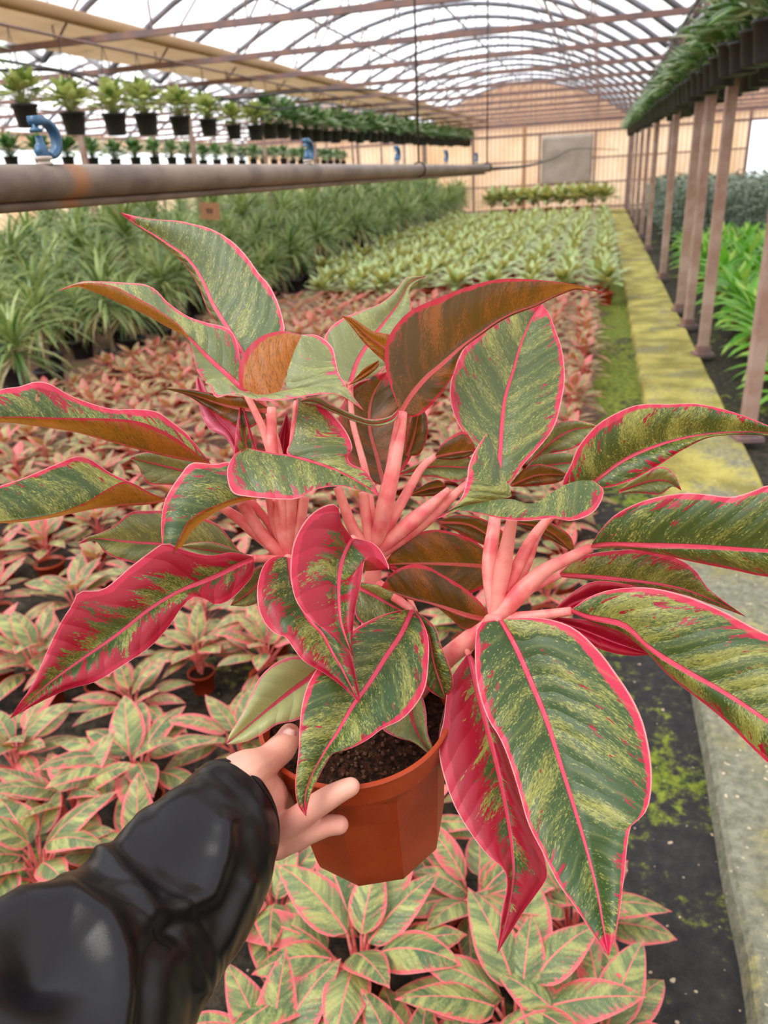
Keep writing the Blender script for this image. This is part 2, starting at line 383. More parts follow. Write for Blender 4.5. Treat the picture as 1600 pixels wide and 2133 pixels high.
# ------------------------------------------------------------------ the building
def build_shell():
    m = MB(); N = 60
    m.grid([[(-14+23*i/N*1.0, -11+43*j/N, 0) for i in range(N+1)] for j in range(N+1)]); struct(m.build('floor', M['ground'], smooth=False))
    # mossy concrete kerb walkway with chipped edges, cast in lengths
    m = MB(); rows = []
    for j in range(141):
        y = -1+31*j/140; w = .012*noise.noise(Vector((y*3, 0, 0))); w2 = .012*noise.noise(Vector((y*3, 9, 0)))
        x0 = .37+w; x1 = .86+w2; z = .055+.004*noise.noise(Vector((y*2, 4, 0)))
        rows.append([(x0-.01, y, 0), (x0, y, z-.012), (x0+.012, y, z), (x1-.012, y, z), (x1, y, z-.012), (x1+.01, y, 0)])
    m.grid(rows, flip=True); m.f.append((0, 1, 2, 3, 4, 5)); o = m.build('trim_1', M['kerb'], smooth=False); struct(o)
    # back wall with arched gables
    def arch(dx, hw=3.6, rise=1.25):
        Rr = (hw*hw+rise*rise)/(2*rise); return rise-(Rr-math.sqrt(max(0, Rr*Rr-dx*dx)))
    bays = [(-20.8, -17.2), (-13.6+3.6, ), ]
    def top(x):
        c = -2.8+7.2*round((x+2.8)/7.2); return 3.0+arch(x-c)
    m = MB(); xs = [-13.6+.1*i for i in range(int((8.0+13.6)/.1)+1)]
    m.grid([[(x, 31, 0) for x in xs if x < 4.75], [(x, 31, top(x)) for x in xs if x < 4.75]])
    m.grid([[(x, 31, 2.65) for x in xs if x >= 4.7], [(x, 31, top(x)) for x in xs if x >= 4.7]])
    m.grid([[(4.7, 31, 0), (8, 31, 0)], [(4.7, 31, .3), (8, 31, .3)]])
    m.v = [tuple(v) for v in m.v]; o = m.build('wall_back', M['wall'], smooth=False); struct(o)
    m = MB(); m.grid([[(-13.6, -10+.5*i, z) for i in range(83)] for z in (0, 1.9)])
    m.grid([[(-13.6, -10+.5*i, z) for i in range(83)] for z in (2.6, 3.0)])
    struct(m.build('wall_left', M['wall_side'], smooth=False))
    m = MB(); m.grid([[(8.0, -10+1.0*i, z) for i in range(42)] for z in (0, 3.0)]); struct(m.build('wall_right', M['wall_side'], smooth=False))
    m = MB(); m.grid([[(x, -10, 0) for x in xs], [(x, -10, top(x)) for x in xs]]); struct(m.build('wall_front', M['wall'], smooth=False))
    # rails on the walls
    k = 2
    for z, s in ((.12, .06), (.95, .05), (1.75, .05), (2.62, .08), (2.95, .1)):
        m = MB(); x1 = 4.7 if z < 2.6 else 8.0
        m.box(((x1-13.6)/2, 30.93, z), (x1+13.6, .05, s)); struct(m.build('trim_%d' % k, M['rust'], smooth=False)); k += 1
    for x in (-11.2, -9.0, -6.4, -4.6, -2.75, .9, 2.2, 3.5, 4.72):
        m = MB(); m.box((x, 30.92, 1.5), (.09, .06, 3.0)); struct(m.build('trim_%d' % k, M['rust'] if x != -2.75 else M['card'], smooth=False)); k += 1
    # roof film per bay
    for c in (-10.0, -2.8, 4.4):
        m = MB(); rows = []
        for j in range(39):
            y = -10+41*j/38
            rows.append([(c-3.6+7.2*i/24, y, 3.03+arch(-3.6+7.2*i/24)) for i in range(25)])
        m.grid(rows); struct(m.build('ceiling', M['film']))
    # arches, tie beams with hangers
    for c in (-10.0, -2.8, 4.4):
        y = 5.0
        while y < 31:
            m = MB(); m.tube([(c-3.6+7.2*i/20, y, 3.0+arch(-3.6+7.2*i/20)) for i in range(21)], .038, 8)
            struct(m.build('roof_arch', M['galv']))
            y += 1.35
    for c in (-10.0, -2.8, 4.4):
        y = 7.9
        while y < 31:
            m = MB(); m.box((c, y, 2.95), (7.2, .05, .06))
            for x in (-2.6, -1.5, -.5, .5, 1.5, 2.6): m.tube([(c+x, y, 2.95), (c+x, y, 3.0+arch(x))], .009, 5, False)
            m.tube([(c-2.6, y, 2.95), (c-1.5, y, 3.0+arch(-1.5))], .012, 5, False); m.tube([(c+2.6, y, 2.95), (c+1.5, y, 3.0+arch(1.5))], .012, 5, False)
            m.tube([(c-.5, y, 2.95), (c+.5, y, 3.0+arch(.5))], .010, 5, False)
            struct(m.build('tie_beam', M['rust'], smooth=False)); y += 2.0
    for x, z in ((-2.8, 4.22), (-4.6, 3.92), (-1.0, 3.92), (.8, 2.96), (-6.4, 2.96), (-13.6, 2.96), (-8.2, 3.92), (-11.8, 3.92), (-10, 4.22)):
        m = MB(); m.box((x, 14, z-.03), (.03, 34, .03)); struct(m.build('roof_purlin', M['galv'], smooth=False))
build_shell()

# posts
def post(x, y, w=.075, h=2.92, rz=.3, label=None, base=True, z0=.0):
    e = empty('support_post', (x, y, z0), rz)
    m = MB(); m.box((0, 0, h/2-.0), (w, w*.8, h)); link('post_tube', m.mesh('post_tube'), M['post'], e, smooth=False)
    m = MB(); m.box((0, 0, .012), (w*2.0, w*1.9, .024)); m.box((0, 0, .05), (w*1.35, w*1.2, .06)); link('base_plate', m.mesh('base_plate'), M['rust'], e, smooth=False)
    tag(e, label, 'post'); return e
PY = [4.6, 6.8, 8.05, 8.95, 11.6, 15.6, 18.3, 21.2, 24.4, 27.6]
PL = ['weathered square post nearest the camera, standing on the right edge of the mossy kerb', 'second post along the mossy kerb, below the black hanging pots',
      'third post along the kerb, close in front of another post', 'fourth post along the kerb, almost hidden by the one before it', 'fifth post along the kerb beside the bright green plants',
      'sixth post along the kerb, rust-brown foot', 'seventh post along the kerb beside the grey-green shrubs', 'eighth post along the kerb, far down the row', 'ninth post along the kerb, near the back wall', 'last post along the kerb before the back wall']
for y, l in zip(PY, PL): post(.885, y, label=l, z0=.05 if True else 0, h=2.86, rz=random.uniform(.1, .5))
for i in range(9):
    e = post(-6.4, 6.5+3*i, .07, 2.9, .2, 'grey post of the left row behind the strap-leaved plants'); e['group'] = 'posts of the left row'
for i in range(6):
    e = post(-9.6, 9+4*i, .07, 2.9, .2, 'thin post far left behind the hanging pots'); e['group'] = 'posts of the far left row'

# shade cloth bundled on the tie beams
def cloth():
    m = MB(); rows = []; N = 110
    for j in range(N+1):
        y = 5.5+25*j/N; s = j/N
        xl = -6.35+1.25*s; xr = -5.2+1.1*s
        sag = .05*abs(math.sin((y-7.9)/2*PI))
        r = []
        for i in range(17):
            t = i/16; x = xl+(xr-xl)*t
            z = 3.07-sag*math.sin(PI*t)*0 + .10*abs(math.sin((y-7.9)/2*PI))*math.sin(PI*t)*-.4 + .06*t + .02*noise.noise(Vector((x*3, y*.8, 0))) + .015*math.sin(t*14+y*.3)
            r.append((x, y, z))
        for k in range(1, 9):
            a = k/8*PI*1.7; r.append((xr+.07*math.sin(a), y, 3.06+.075*(1-math.cos(a))+.012*noise.noise(Vector((y, k, 2)))))
        rows.append(r)
    m.grid(rows); tag(m.build('shade_cloth', M['cloth']), 'long tan shade cloth drawn back in a bundle over the roof beams on the left', 'shade cloth')
cloth()
# grey sheet in the back wall
m = MB(); rows = []
for j in range(13):
    z = .9+1.64*j/12
    rows.append([(-2.12+1.77*i/16, 30.84+.05*noise.noise(Vector((i*.4, j*.3, 1)))+.03*abs(i/8-1), z+(.04*noise.noise(Vector((i*.5, 3, 1))) if j == 0 else 0)) for i in range(17)])
m.grid(rows); o = m.build('plastic_sheet', M['tarp']); sm = o.modifiers.new('s', 'SOLIDIFY'); sm.thickness = .006
tag(o, 'grey plastic sheet hung over an opening in the tan back wall', 'plastic sheet')
for x in (-2.2, -.27):
    m = MB(); m.box((x, 30.86, 1.4), (.08, .06, 2.5)); struct(m.build('trim_3%d' % (1 if x < -1 else 2), M['rust'], smooth=False))

# ------------------------------------------------------------------ overhead watering pipe, sprinklers, hoses
PX = -.80
def pipes():
    e = empty('watering_pipe', (PX, -.4, 1.57))
    m = MB(); m.tube([(0, 0, 0), (0, 3, -.002), (0, 6.6, -.01)], .0243, 28); link('pipe', m.mesh('pipe'), M['pipe'], e)
    m = MB(); m.tube([(-.012, 0, -.031), (-.012, 3, -.033), (-.012, 6.4, -.041)], .0075, 12); link('drain_line', m.mesh('drain_line'), M['pipe'], e)
    tag(e, 'thick grey-brown watering pipe running overhead from the left edge, blue sprinklers on top', 'pipe')
    m = MB(); m.tube(catmull([(PX, 6.15, 1.555), (PX+.05, 9, 1.57), (PX+.1, 13, 1.66), (PX+.2, 18, 1.85), (PX+.6, 26, 1.95), (.5, 30.8, 1.95)], 40), .012, 8)
    tag(m.build('thin_hose', M['black_hose']), 'thin hose continuing from the end of the thick pipe toward the back wall', 'hose')
    for i, y in enumerate((3.72, 6.05)):
        m = MB(); m.tube([(PX, y, 2.95), (PX+.004, y, 2.2), (PX, y, 1.60)], .005, 6)
        for k in range(17):
            pass
        m.tube([(PX+.03*math.sin(2*PI*k/16), y, 1.568+.03*math.cos(2*PI*k/16)) for k in range(17)], .004, 6, False)
        tag(m.build('pipe_hanger', M['wire']), ['dark wire hanger looped round the watering pipe at mid length', 'dark wire hanger near the far end of the watering pipe'][i], 'hanger')
pipes()
def sprinkler(y, label):
    e = empty('sprinkler', (PX, y, 1.592), 0)
    m = MB(); m.lathe([(.0, 0), (.012, 0), (.012, .003), (.009, .004), (.009, .006), (.0125, .007), (.0125, .011), (.010, .012), (0, .012)], 20); link('collar', m.mesh('collar'), M['white_pl'], e)
    m = MB()
    m.lathe([(0, .010), (.0085, .010), (.0095, .014), (.0085, .026), (.0065, .029), (.0055, .031), (.0055, .039), (.0035, .039), (0, .036)], 20)      # nozzle
    m.tube([(0, -.010, .019), (0, -.004, .019)], [.006, .007], 10)
    # flat curved bow from the nozzle round to the deflector
    P = [(0, .004, .015)]
    for k in range(17):
        a = math.radians(-80+175*k/16); P.append((0, .012+.0275*math.cos(a), .0350+.0240*math.sin(a)))
    P.append((0, .002, .0600)); P.append((0, -.008, .0590))
    rows = []
    for i, p in enumerate(P):
        p = Vector(p); t = (Vector(P[min(i+1, len(P)-1)])-Vector(P[max(i-1, 0)])).normalized(); nrm = Vector((0, -t.z, t.y))
        h = .0036 if i < 17 else .0062; w = .0075
        rows.append([p+nrm*a*h+Vector((b*w, 0, 0)) for a, b in ((1, 1), (1, -1), (.2, -1.15), (-1, -1), (-1, 1), (.2, 1.15))])
    m.grid(rows, closed=True); n = len(m.v); m.f.append(tuple(range(n-6, n))); m.f.append(tuple(range(n-6*len(rows), n-6*len(rows)+6)))
    m.lathe([(0, .045), (.0085, .044), (.0095, .0465), (.008, .048), (.004, .050), (.004, .054), (0, .054)], 16, (0, -.004, 0))
    link('sprinkler_head', m.mesh('sprinkler_head'), M['blue'], e)
    tag(e, label, 'sprinkler')
SPR = [(1.085, 'blue bow-shaped sprinkler nearest the camera on the thick pipe, with a rust stain below it'), (2.24, 'second blue sprinkler along the pipe'),
       (3.3, 'third blue sprinkler along the pipe, small and blurred'), (4.4, 'fourth blue sprinkler, left of the second hanger'), (5.5, 'last blue sprinkler near the end of the thick pipe')]
for y, l in SPR: sprinkler(y, l)
def cable(pts, r, label, seg=60):
    m = MB(); m.tube(catmull(pts, seg), r, 6); tag(m.build('black_hose', M['black_hose']), label, 'hose')
cable([atY(-60, 147, 7.6), atY(0, 146, 7.7), atY(100, 146, 7.8), atY(158, 158, 7.9), atY(230, 188, 8.2), atY(300, 205, 8.6), atY(390, 210, 9.2), atY(500, 205, 9.8), atY(640, 190, 11), atY(800, 186, 13)], .014, 'black hose sagging below the first roof beam on the left')
cable([atY(450, 200, 9.9), atY(560, 228, 10.6), atY(680, 215, 12), atY(760, 228, 14), atY(900, 222, 18)], .012, 'second thin black hose looping under the roof beams')
cable([(.72, 5.0, 3.3), (.55, 5.3, 3.0), (.62, 5.6, 2.7), (.72, 6.5, 2.55), (.74, 9, 2.6), (.76, 14, 2.7), (.76, 20, 2.75)], .016, 'dark hose running above the right row of hanging pots')

# ------------------------------------------------------------------ generic leaves and plants (local space)
def local_leaf(m, base, az, el, L, Wd, droop, lp, ns=7, nj=2, fold=.25, prof=None, twist=0):
    """adds one leaf blade to buffer m; leaf starts at base, heads out at azimuth az and elevation el and arches down"""
    p = Vector(base); hd = Vector((math.cos(az), math.sin(az), 0)); side = Vector((-math.sin(az), math.cos(az), 0))
    rows = []; uvs = []; ums = []
    for i in range(ns+1):
        v = i/ns; e = el-droop*v; t = hd*math.cos(e)+Vector((0, 0, 1))*math.sin(e); nrm = side.cross(t)*-1
        nrm = t.cross(side)
        w = (prof(v) if prof else max(0, math.sin(PI*min(1, v**.8)))**.75*(1-.25*v))*Wd
        if i == ns: w = 0.0004
        tw = twist*v; sd = side*math.cos(tw)+nrm*math.sin(tw); nn = t.cross(sd)
        r = []; uu = []; um = []
        for j in range(-nj, nj+1):
            u = j/nj; r.append(p+sd*u*w-nn*abs(u)*w*fold*-1*(-1)); uu.append((u, v)); um.append((u*w, v*L))
        rows.append(r); uvs.append(uu); ums.append(um)
        p = p+t*(L/ns)
    m.grid(rows, uvs, ums, lp, flip=True)
def foliage_mesh(name, n, L, Wd, petL=.06, ry=.6, lpf=None, seed=0, mat=None, nj=2, ns=7, stemh=.03, el0=(.1, 1.2), droop=(.5, 1.4)):
    rnd = random.Random(seed); m = MB()
    for k in range(n):
        fr = k/n; az = k*2.4+rnd.uniform(-.3, .3); el = el0[0]+(el0[1]-el0[0])*fr+rnd.uniform(-.15, .15)
        pl = petL*(1.1-.3*fr)*rnd.uniform(.8, 1.2); base = Vector((0, 0, stemh+.05*fr*L*3))
        d = Vector((math.cos(az)*math.cos(el+.35), math.sin(az)*math.cos(el+.35), math.sin(el+.35)))
        b = base+d*pl; lp = lpf(rnd, fr) if lpf else (rnd.random()*.3, rnd.random()*.3, rnd.random())
        local_leaf(m, b, az, el, L*rnd.uniform(.75, 1.1), Wd*rnd.uniform(.8, 1.1), rnd.uniform(*droop), lp, ns, nj)
        m.tube([base, b], [.004*ry, .003*ry], 4, False, lp=lp)
    me = m.mesh(name); me.materials.append(mat); me.polygons.foreach_set('use_smooth', [True]*len(me.polygons)); return me
def pot_mesh(name, r, h, mat, rim=.12, n=20):
    m = MB(); m.lathe([(0, 0), (r*.72, 0), (r*.76, h*.05), (r*.93, h*(1-rim)), (r*1.03, h*(1-rim)), (r*1.04, h*.99), (r*1.0, h), (r*.95, h), (r*.93, h*.86), (0, h*.88)], n)
    me = m.mesh(name); me.materials.append(mat); me.materials.append(M['soil'])
    me.polygons.foreach_set('use_smooth', [True]*len(me.polygons))
    for p in me.polygons[-n:]: p.material_index = 1
    return me

def simple_plant(name, loc, rz, sc, pot, fol, label, cat, group, pz=None, extra=()):
    e = empty(name, loc, rz); e.scale = (sc, sc, sc)
    e['label'] = label; e['category'] = cat; e['group'] = group
    a = bpy.data.objects.new('pot', pot); COL.objects.link(a); a.parent = e
    b = bpy.data.objects.new('foliage', fol); COL.objects.link(b); b.parent = e; b.location.z = pz
    for nm, me in extra: c = bpy.data.objects.new(nm, me); COL.objects.link(c); c.parent = e
    return e

POT_T = pot_mesh('terracotta_pot', .055, .095, M['terracotta']); POT_B = pot_mesh('black_pot', .09, .15, M['black_pot']); POT_D = pot_mesh('black_pot_large', .13, .2, M['black_pot'])
lpR = lambda r, f: (r.choice([.05, .1, .25, .4, .6]) if f < .7 else r.uniform(.35, .85), r.uniform(0, .35), r.random())
RED = [foliage_mesh('red_foliage', 17, .155, .034, .07, lpf=lpR, seed=i, mat=M['leaf_small'], ns=6, el0=(.0, 1.15), droop=(.5, 1.3)) for i in range(7)]
lpG = lambda r, f: (0, r.uniform(0, .5), r.random())
GRN = [foliage_mesh('silver_foliage', 22, .17, .036, .07, lpf=lpG, seed=20+i, mat=M['leaf_green'], ns=5, nj=1, el0=(.2, 1.35), droop=(.4, 1.2)) for i in range(5)]

# ---- near red plants: every leaf a part of its own
LEAFS = []
for i in range(12):
    rnd = random.Random(100+i); m = MB()
    local_leaf(m, (0, 0, 0), 0, rnd.uniform(.1, .3), .17*rnd.uniform(.85, 1.15), .036*rnd.uniform(.9, 1.2), rnd.uniform(.5, 1.3), (rnd.choice([.05, .15, .3, .4, .5, .35, .62]), rnd.uniform(0, .3), rnd.random()), 16, 4, .22, twist=rnd.uniform(-.4, .4),
               prof=lambda v: (math.sin(PI*v**.72)**.8*(1-.15*v) if v < .9 else math.sin(PI*.9**.72)**.8*.865*(1-v)/.1*(.6+.4*(1-v)/.1)))
    me = m.mesh('leaf'); me.materials.append(M['leaf_small']); me.polygons.foreach_set('use_smooth', [True]*len(me.polygons)); LEAFS.append(me)
near = []
def near_plant(px, py, crown, label, rz=0, sc=1.0, n=17, tilt=0):
    c = atZ(px, py, crown*sc+.06); x, y = c.x, c.y
    if any((Vector((x, y))-q).length < .12 for q in near): return
    near.append(Vector((x, y)))
    e = empty('potted_aglaonema', (x, y, 0), rz); e.scale = (sc,)*3; tag(e, label, 'potted plant', 'young pink and green plants on the floor')
    a = link('pot', POT_T, None, e)
    st = MB(); rnd = random.Random(int(px*7+py))
    for k in range(n):
        fr = k/n; az = k*2.4+rnd.uniform(-.35, .35)+rz; el = -.1+1.15*fr+rnd.uniform(-.15, .15)
        s0 = Vector((rnd.uniform(-.01, .01), rnd.uniform(-.01, .01), .08+.03*fr)); pl = (.125-.03*fr)*rnd.uniform(.85, 1.15)
        pe = max(.35, el+.65)
        mid = s0+Vector((math.cos(az)*.25, math.sin(az)*.25, .97))*pl*.6; b = mid+Vector((math.cos(az)*math.cos(pe), math.sin(az)*math.cos(pe), math.sin(pe)))*pl*.6
        st.tube([s0, mid, b], [.0048, .0036, .0026], 6, False)
        o = bpy.data.objects.new('leaf', rnd.choice(LEAFS)); COL.objects.link(o); o.parent = e; o.location = b
        o.rotation_euler = (0, -el*.8, az); s = rnd.uniform(.8, 1.12); o.scale = (s, s, s)
    link('petioles', st.mesh('petioles'), M['petiole'], e)
NP = [(735, 1950, 'large pink and green plant directly below the held orange pot', 1.12), (1075, 2060, 'pink-stemmed plant at the bottom, right of the plant below the held pot', 1.1),
      (1262, 2150, 'plant at the bottom edge whose single broad leaf reaches over the dark floor', 1.0), (560, 2180, 'plant at the bottom edge just right of the black sleeve', 1.0),
      (270, 1550, 'plant with drooping green leaves left of the hand, in an orange pot', 1.05), (60, 1740, 'plant with long green leaves at the left edge above the sleeve', 1.05),
      (405, 1320, 'small plant in the clearly visible orange pot under the left crimson leaf', .82), (20, 1530, 'pink plant cut by the left edge, level with the tip of the crimson leaf', .95),
      (560, 1840, 'plant partly hidden behind the jacket cuff', .9), (985, 1830, 'plant half hidden behind the drooping crimson leaf right of the held pot', .95), (490, 1500, 'plant behind the thumb, mostly hidden by the held plant', .9), (150, 1210, 'plant with upright pink leaves near the left edge, above the crimson leaf', 1.0),
      (70, 1330, 'pale pink and green plant at the left edge beside the crimson leaf', 1.0), (190, 1330, 'plant in an orange pot directly under the crimson leaf', 1.0), (860, 2230, 'plant at the bottom edge between the two big pink-stemmed ones', .95), (1190, 1860, 'plant seen between the two hanging leaves at lower right', .95),
      (290, 1750, 'plant right behind the upper edge of the black sleeve', .9), (130, 1630, 'bushy plant between the left edge and the sleeve', .95)]
for px, py, l, s in NP: near_plant(px, py, .2, l, random.uniform(0, 6), s)

def visible(p, mx=80):
    q = R3.transposed() @ (Vector(p)-Vector((0, 0, H)))
    if q.z > -.1: return False
    x = CX-q.x/q.z*F; y = CY+q.y/q.z*F
    return -mx < x < 1600+mx and -mx < y < 2133+mx
cnt = 0; y = .95; cands = []
while y < 9.5:
    x = -.09
    while x > -4.2:
        xx = x+random.uniform(-.05, .05); yy = y+random.uniform(-.05, .05)
        mr = 240/(1+yy)
        if visible((xx, yy, .2), 150) and all((Vector((xx, yy))-q).length > .23 for q in near): cands.append((yy, xx))
        x -= .30
    y += .30
cands.sort()
print('red candidates', len(cands))
for yy, xx in cands[:282]:
    simple_plant('potted_aglaonema', (xx, yy, 0), random.uniform(0, 6.28), random.uniform(.85, 1.15), POT_T, random.choice(RED), 'young pink and green plant in a small orange pot, one of the low mass', 'potted plant', 'young pink and green plants on the floor', .09)
rest = cands[282:]
if rest:
    m = MB()
    for yy, xx in rest:
        rnd = random.Random(int(xx*100+yy*1000))
        for k in range(14):
            az = k*2.4; el = .1+.9*k/14; b = Vector((xx+.07*math.cos(az)*math.cos(el), yy+.07*math.sin(az)*math.cos(el), .12+.08*math.sin(el)+.002*k))
            local_leaf(m, b, az, el, .15, .034, .9, lpR(rnd, k/14), 5, 1)
        m.lathe([(0, 0), (.04, 0), (.05, .09), (0, .085)], 8, (xx, yy, 0))
    tag(m.build('potted_aglaonemas', M['leaf_small']), 'mass of small pink plants at the far end of the pink bed', 'potted plants', kind='stuff')

# silver-green bed
n_g = 0
y = 9.75
while y < 24.2:
    x = .08
    while x > -3.9-.03*(y-9):
        simple_plant('potted_silver_aglaonema', (x+random.uniform(-.06, .06), y+random.uniform(-.06, .06), 0), random.uniform(0, 6), random.uniform(1.3, 1.6), POT_T, random.choice(GRN), 'pale green variegated plant in the dense green bed behind the pink ones', 'potted plant', 'pale green plants in the middle bed', .09)
        n_g += 1; x -= .45
    y += .48
print('green', n_g)
# bed near the back wall
for i in range(9):
    for j in range(2):
        simple_plant('potted_leafy_plant', (-3.5+.45*i, 27.6+.55*j, 0), random.uniform(0, 6), 3.1, POT_T, GRN[(i+j) % 5], 'dark green leafy plant in a red-brown pot in the short row by the back wall', 'potted plant', 'plants in front of the back wall', .09)

# ---- dracaena
def drac_mesh(seed, n=78):
    rnd = random.Random(seed); m = MB()
    for k in range(n):
        fr = k/n; az = k*2.4+rnd.uniform(-.3, .3); el = -.5+1.95*fr+rnd.uniform(-.15, .15)
        L = rnd.uniform(.34, .56)*(1.0 if fr > .15 else .85)
        lp = (0, 1 if (fr < .12 and rnd.random() < .6) else (.5*rnd.random() if rnd.random() < .2 else 0), rnd.random())
        local_leaf(m, (0.01*math.cos(az), .01*math.sin(az), .16*fr), az, el, L, rnd.uniform(.014, .021), rnd.uniform(.6, 1.5), lp, 5, 1, .35, prof=lambda v: min(1, .5+2*v)*(1-v**3))
    me = m.mesh('strap_foliage'); me.materials.append(M['dracaena']); return me
DR = [drac_mesh(i) for i in range(6)]
CM = []
for i, hh in enumerate((.42, .56, .72)):
    m = MB(); m.tube([(0, 0, .16), (.01, 0, hh*.6), (0, 0, hh+.06)], [.024, .02, .017], 7, False); me = m.mesh('cane'); me.materials.append(M['cane']); CM.append((hh, me))
def dracaena(x, y, h, label, sc=1.0, grp='strap-leaved plants in black pots on the left'):
    hh, cm = min(CM, key=lambda q: abs(q[0]-h))
    e = empty('potted_dracaena', (x, y, 0), random.uniform(0, 6)); e.scale = (sc,)*3
    tag(e, label, 'potted plant', grp)
    for nm, me, z in (('pot', POT_D, 0), ('cane', cm, 0), ('foliage', random.choice(DR), hh)):
        o = bpy.data.objects.new(nm, me); COL.objects.link(o); o.parent = e; o.location.z = z
    return e
nd = 0; jj = 0
y = 4.4
while y < 29.5:
    edge = -4.35-.012*y
    for i in range(8 if y < 20 else 5):
        x = edge-.58*i
        if not visible((x, y, .7), 120) or (-4.6 < x < 0 and y < 5): continue
        l = 'spiky strap-leaved plant in a black pot within the dense bed on the left'
        if i == 0: l = 'strap-leaved plant in a black pot in the front row of the left bed'
        o = dracaena(x+random.uniform(-.1, .1), y+random.uniform(-.1, .1), random.choice([.42, .56]) if i < 1 else random.choice([.42, .56, .72]), l, (random.uniform(.9, 1.1) if i < 2 else random.uniform(1.1, 1.35))+.012*max(0, y-8), 'front row of strap-leaved plants' if i == 0 else 'strap-leaved plants behind the front row')
        nd += 1
    y += .62
print('drac', nd)
c = atY(437, 440, 8.6)
e = empty('sign_card', (c.x, c.y, .55))
m = MB(); m.box((0, 0, c.z-.55), (.24, .012, .18), Matrix.Rotation(.08, 3, 'Y')); link('card', m.mesh('card'), M['card'], e, smooth=False)
m = MB(); m.tube([(0, .012, 0), (0, .012, c.z-.6)], .008, 6); link('stick', m.mesh('stick'), M['cane'], e)
m = MB()
for k, (x, z) in enumerate(((-.03, .015), (.0, .02), (.03, .01), (-.015, -.01), (.02, -.015))): m.box((x, -.008, c.z-.55+z), (.016, .004, .03))
link('writing', m.mesh('writing'), M['ink'], e, smooth=False)
tag(e, 'small brown card sign standing among the strap-leaved plants', 'sign')

# ---- hanging pots
def hang_fol(seed, mat, n=26, L=.16, Wd=.035, pale=.1):
    f = lambda r, fr: (0, 1.0 if r.random() < pale else 0, r.random())
    return foliage_mesh('hanging_foliage', n, L, Wd, .11, 1, f, seed, mat, 1, 4, .0, (.15, 1.4), (.3, 1.3))
HG = [hang_fol(i, M['dark_hang'], 50, .22, .046, .25) for i in range(4)]; HY = [hang_fol(10+i, M['yellow_hang'], 54, .16, .044, .15) for i in range(3)]
WIR = {}
def hanger_mesh(h):
    k = round(h, 2)
    if k not in WIR:
        m = MB()
        for s in (-1, 1): m.tube([(s*.085, 0, .14), (0, 0, k)], .003, 4, False)
        me = m.mesh('hanger'); me.materials.append(M['wire']); WIR[k] = me
    return WIR[k]
def hanging(x, y, z, fol, label, grp, sc=1.0, rail=2.9):
    htop = (rail-z)/sc
    e = simple_plant('hanging_pot', (x, y, z), random.uniform(0, 6), sc, POT_B, fol, label, 'hanging plant', grp, .14, (('hanger', hanger_mesh(htop)),)); return e
y = 4.35
i = 0
while y < 29:
    for k, x in enumerate((.80, 1.12)):
        if k == 1 and y > 16: continue
        if k == 0 and y < 4.8: continue
        l = 'black pot with dark green foliage in the hanging row above the kerb posts'
        if k == 1: l = 'black hanging pot with dark green foliage in the outer row on the right'
        hanging(x, y, 1.99+.014*(y-5)+random.uniform(-.02, .02), HG[(i+k) % 4], l, 'right hanging row above the kerb' if k == 0 else 'right hanging row, outer side', random.uniform(1.1, 1.3), 2.8+.2*(y-4)/26.5)
    i += 1; y += .46
y = 6.0; i = 0
while y < 29.5:
    z = 2.06+.012*(y-7)
    f = HY if y < 11 else HG
    hanging(-4.5, y, z+random.uniform(-.03, .03), f[i % 3], 'black hanging pot with yellow-green foliage in the left overhead row' if y < 11 else 'black hanging pot with green foliage far down the left overhead row', 'left hanging row, yellow-green plants' if y < 11 else 'left hanging row, far green plants', random.uniform(1.1, 1.35), 2.76+.24*(y-5)/25)
    i += 1; y += random.uniform(.48, .72) if y < 11 else .5
e = hanging(-4.5, 5.25, 2.12, HG[0], 'large dark green hanging plant at the left edge beside the first sprinkler', None, 1.7, 2.762); del e['group']
y = 9.5; i = 0
while y < 28:
    hanging(-8.6, y, 1.95+random.uniform(-.03, .03), HG[i % 4], 'small dark hanging pot in the lower row at the far left, behind the pipe', 'far left hanging row', 1.2, 2.78+.07*(y-8)/22); i += 1; y += .7
m = MB(); m.tube([(-4.5, 5, 2.76), (-4.5, 30, 3.0)], .012, 6); tag(m.build('hanging_rail', M['rust']), 'thin rail carrying the left row of hanging pots', 'rail')
m = MB(); m.tube([(.80, 4, 2.8), (.80, 30.5, 3.0)], .012, 6); tag(m.build('hanging_rail', M['rust']), 'thin rail carrying the hanging pots above the kerb posts', 'rail')
m = MB(); m.tube([(1.12, 4, 2.8), (1.12, 16.5, 2.894)], .012, 6); tag(m.build('hanging_rail', M['rust']), 'thin rail carrying the outer hanging pots at the upper right', 'rail')
m = MB(); m.tube([(-8.6, 8, 2.78), (-8.6, 30, 2.85)], .012, 6); tag(m.build('hanging_rail', M['rust']), 'thin rail carrying the far left hanging row', 'rail')

# ---- right side plants
lpF = lambda r, f: (0, 1.0 if r.random() < .2 else 0, r.random())
FR = [foliage_mesh('fern_foliage', 26, .30, .04, .05, lpf=lpF, seed=40+i, mat=M['fern'], ns=5, nj=1, el0=(.1, 1.4), droop=(.6, 1.6)) for i in range(4)]
BU = []
for i in range(3):
    rnd = random.Random(60+i); m = MB()
    for k in range(170):
        z = rnd.uniform(.1, .95); az = rnd.uniform(0, 6.28); r = .3*math.sin(PI*min(1, z*.8+.15))*rnd.uniform(.3, 1)
        local_leaf(m, (r*math.cos(az), r*math.sin(az), z-.1), az, rnd.uniform(-.2, .9), .13, .03, rnd.uniform(.3, 1), (0, .3*rnd.random(), rnd.random()), 3, 1)
    for k in range(5): az = k*1.3; m.tube([(0, 0, 0), (.18*math.cos(az), .18*math.sin(az), .7)], .008, 5, False)
    me = m.mesh('bush_foliage'); me.materials.append(M['greybush']); BU.append(me)
y = 4.7; nf = 0
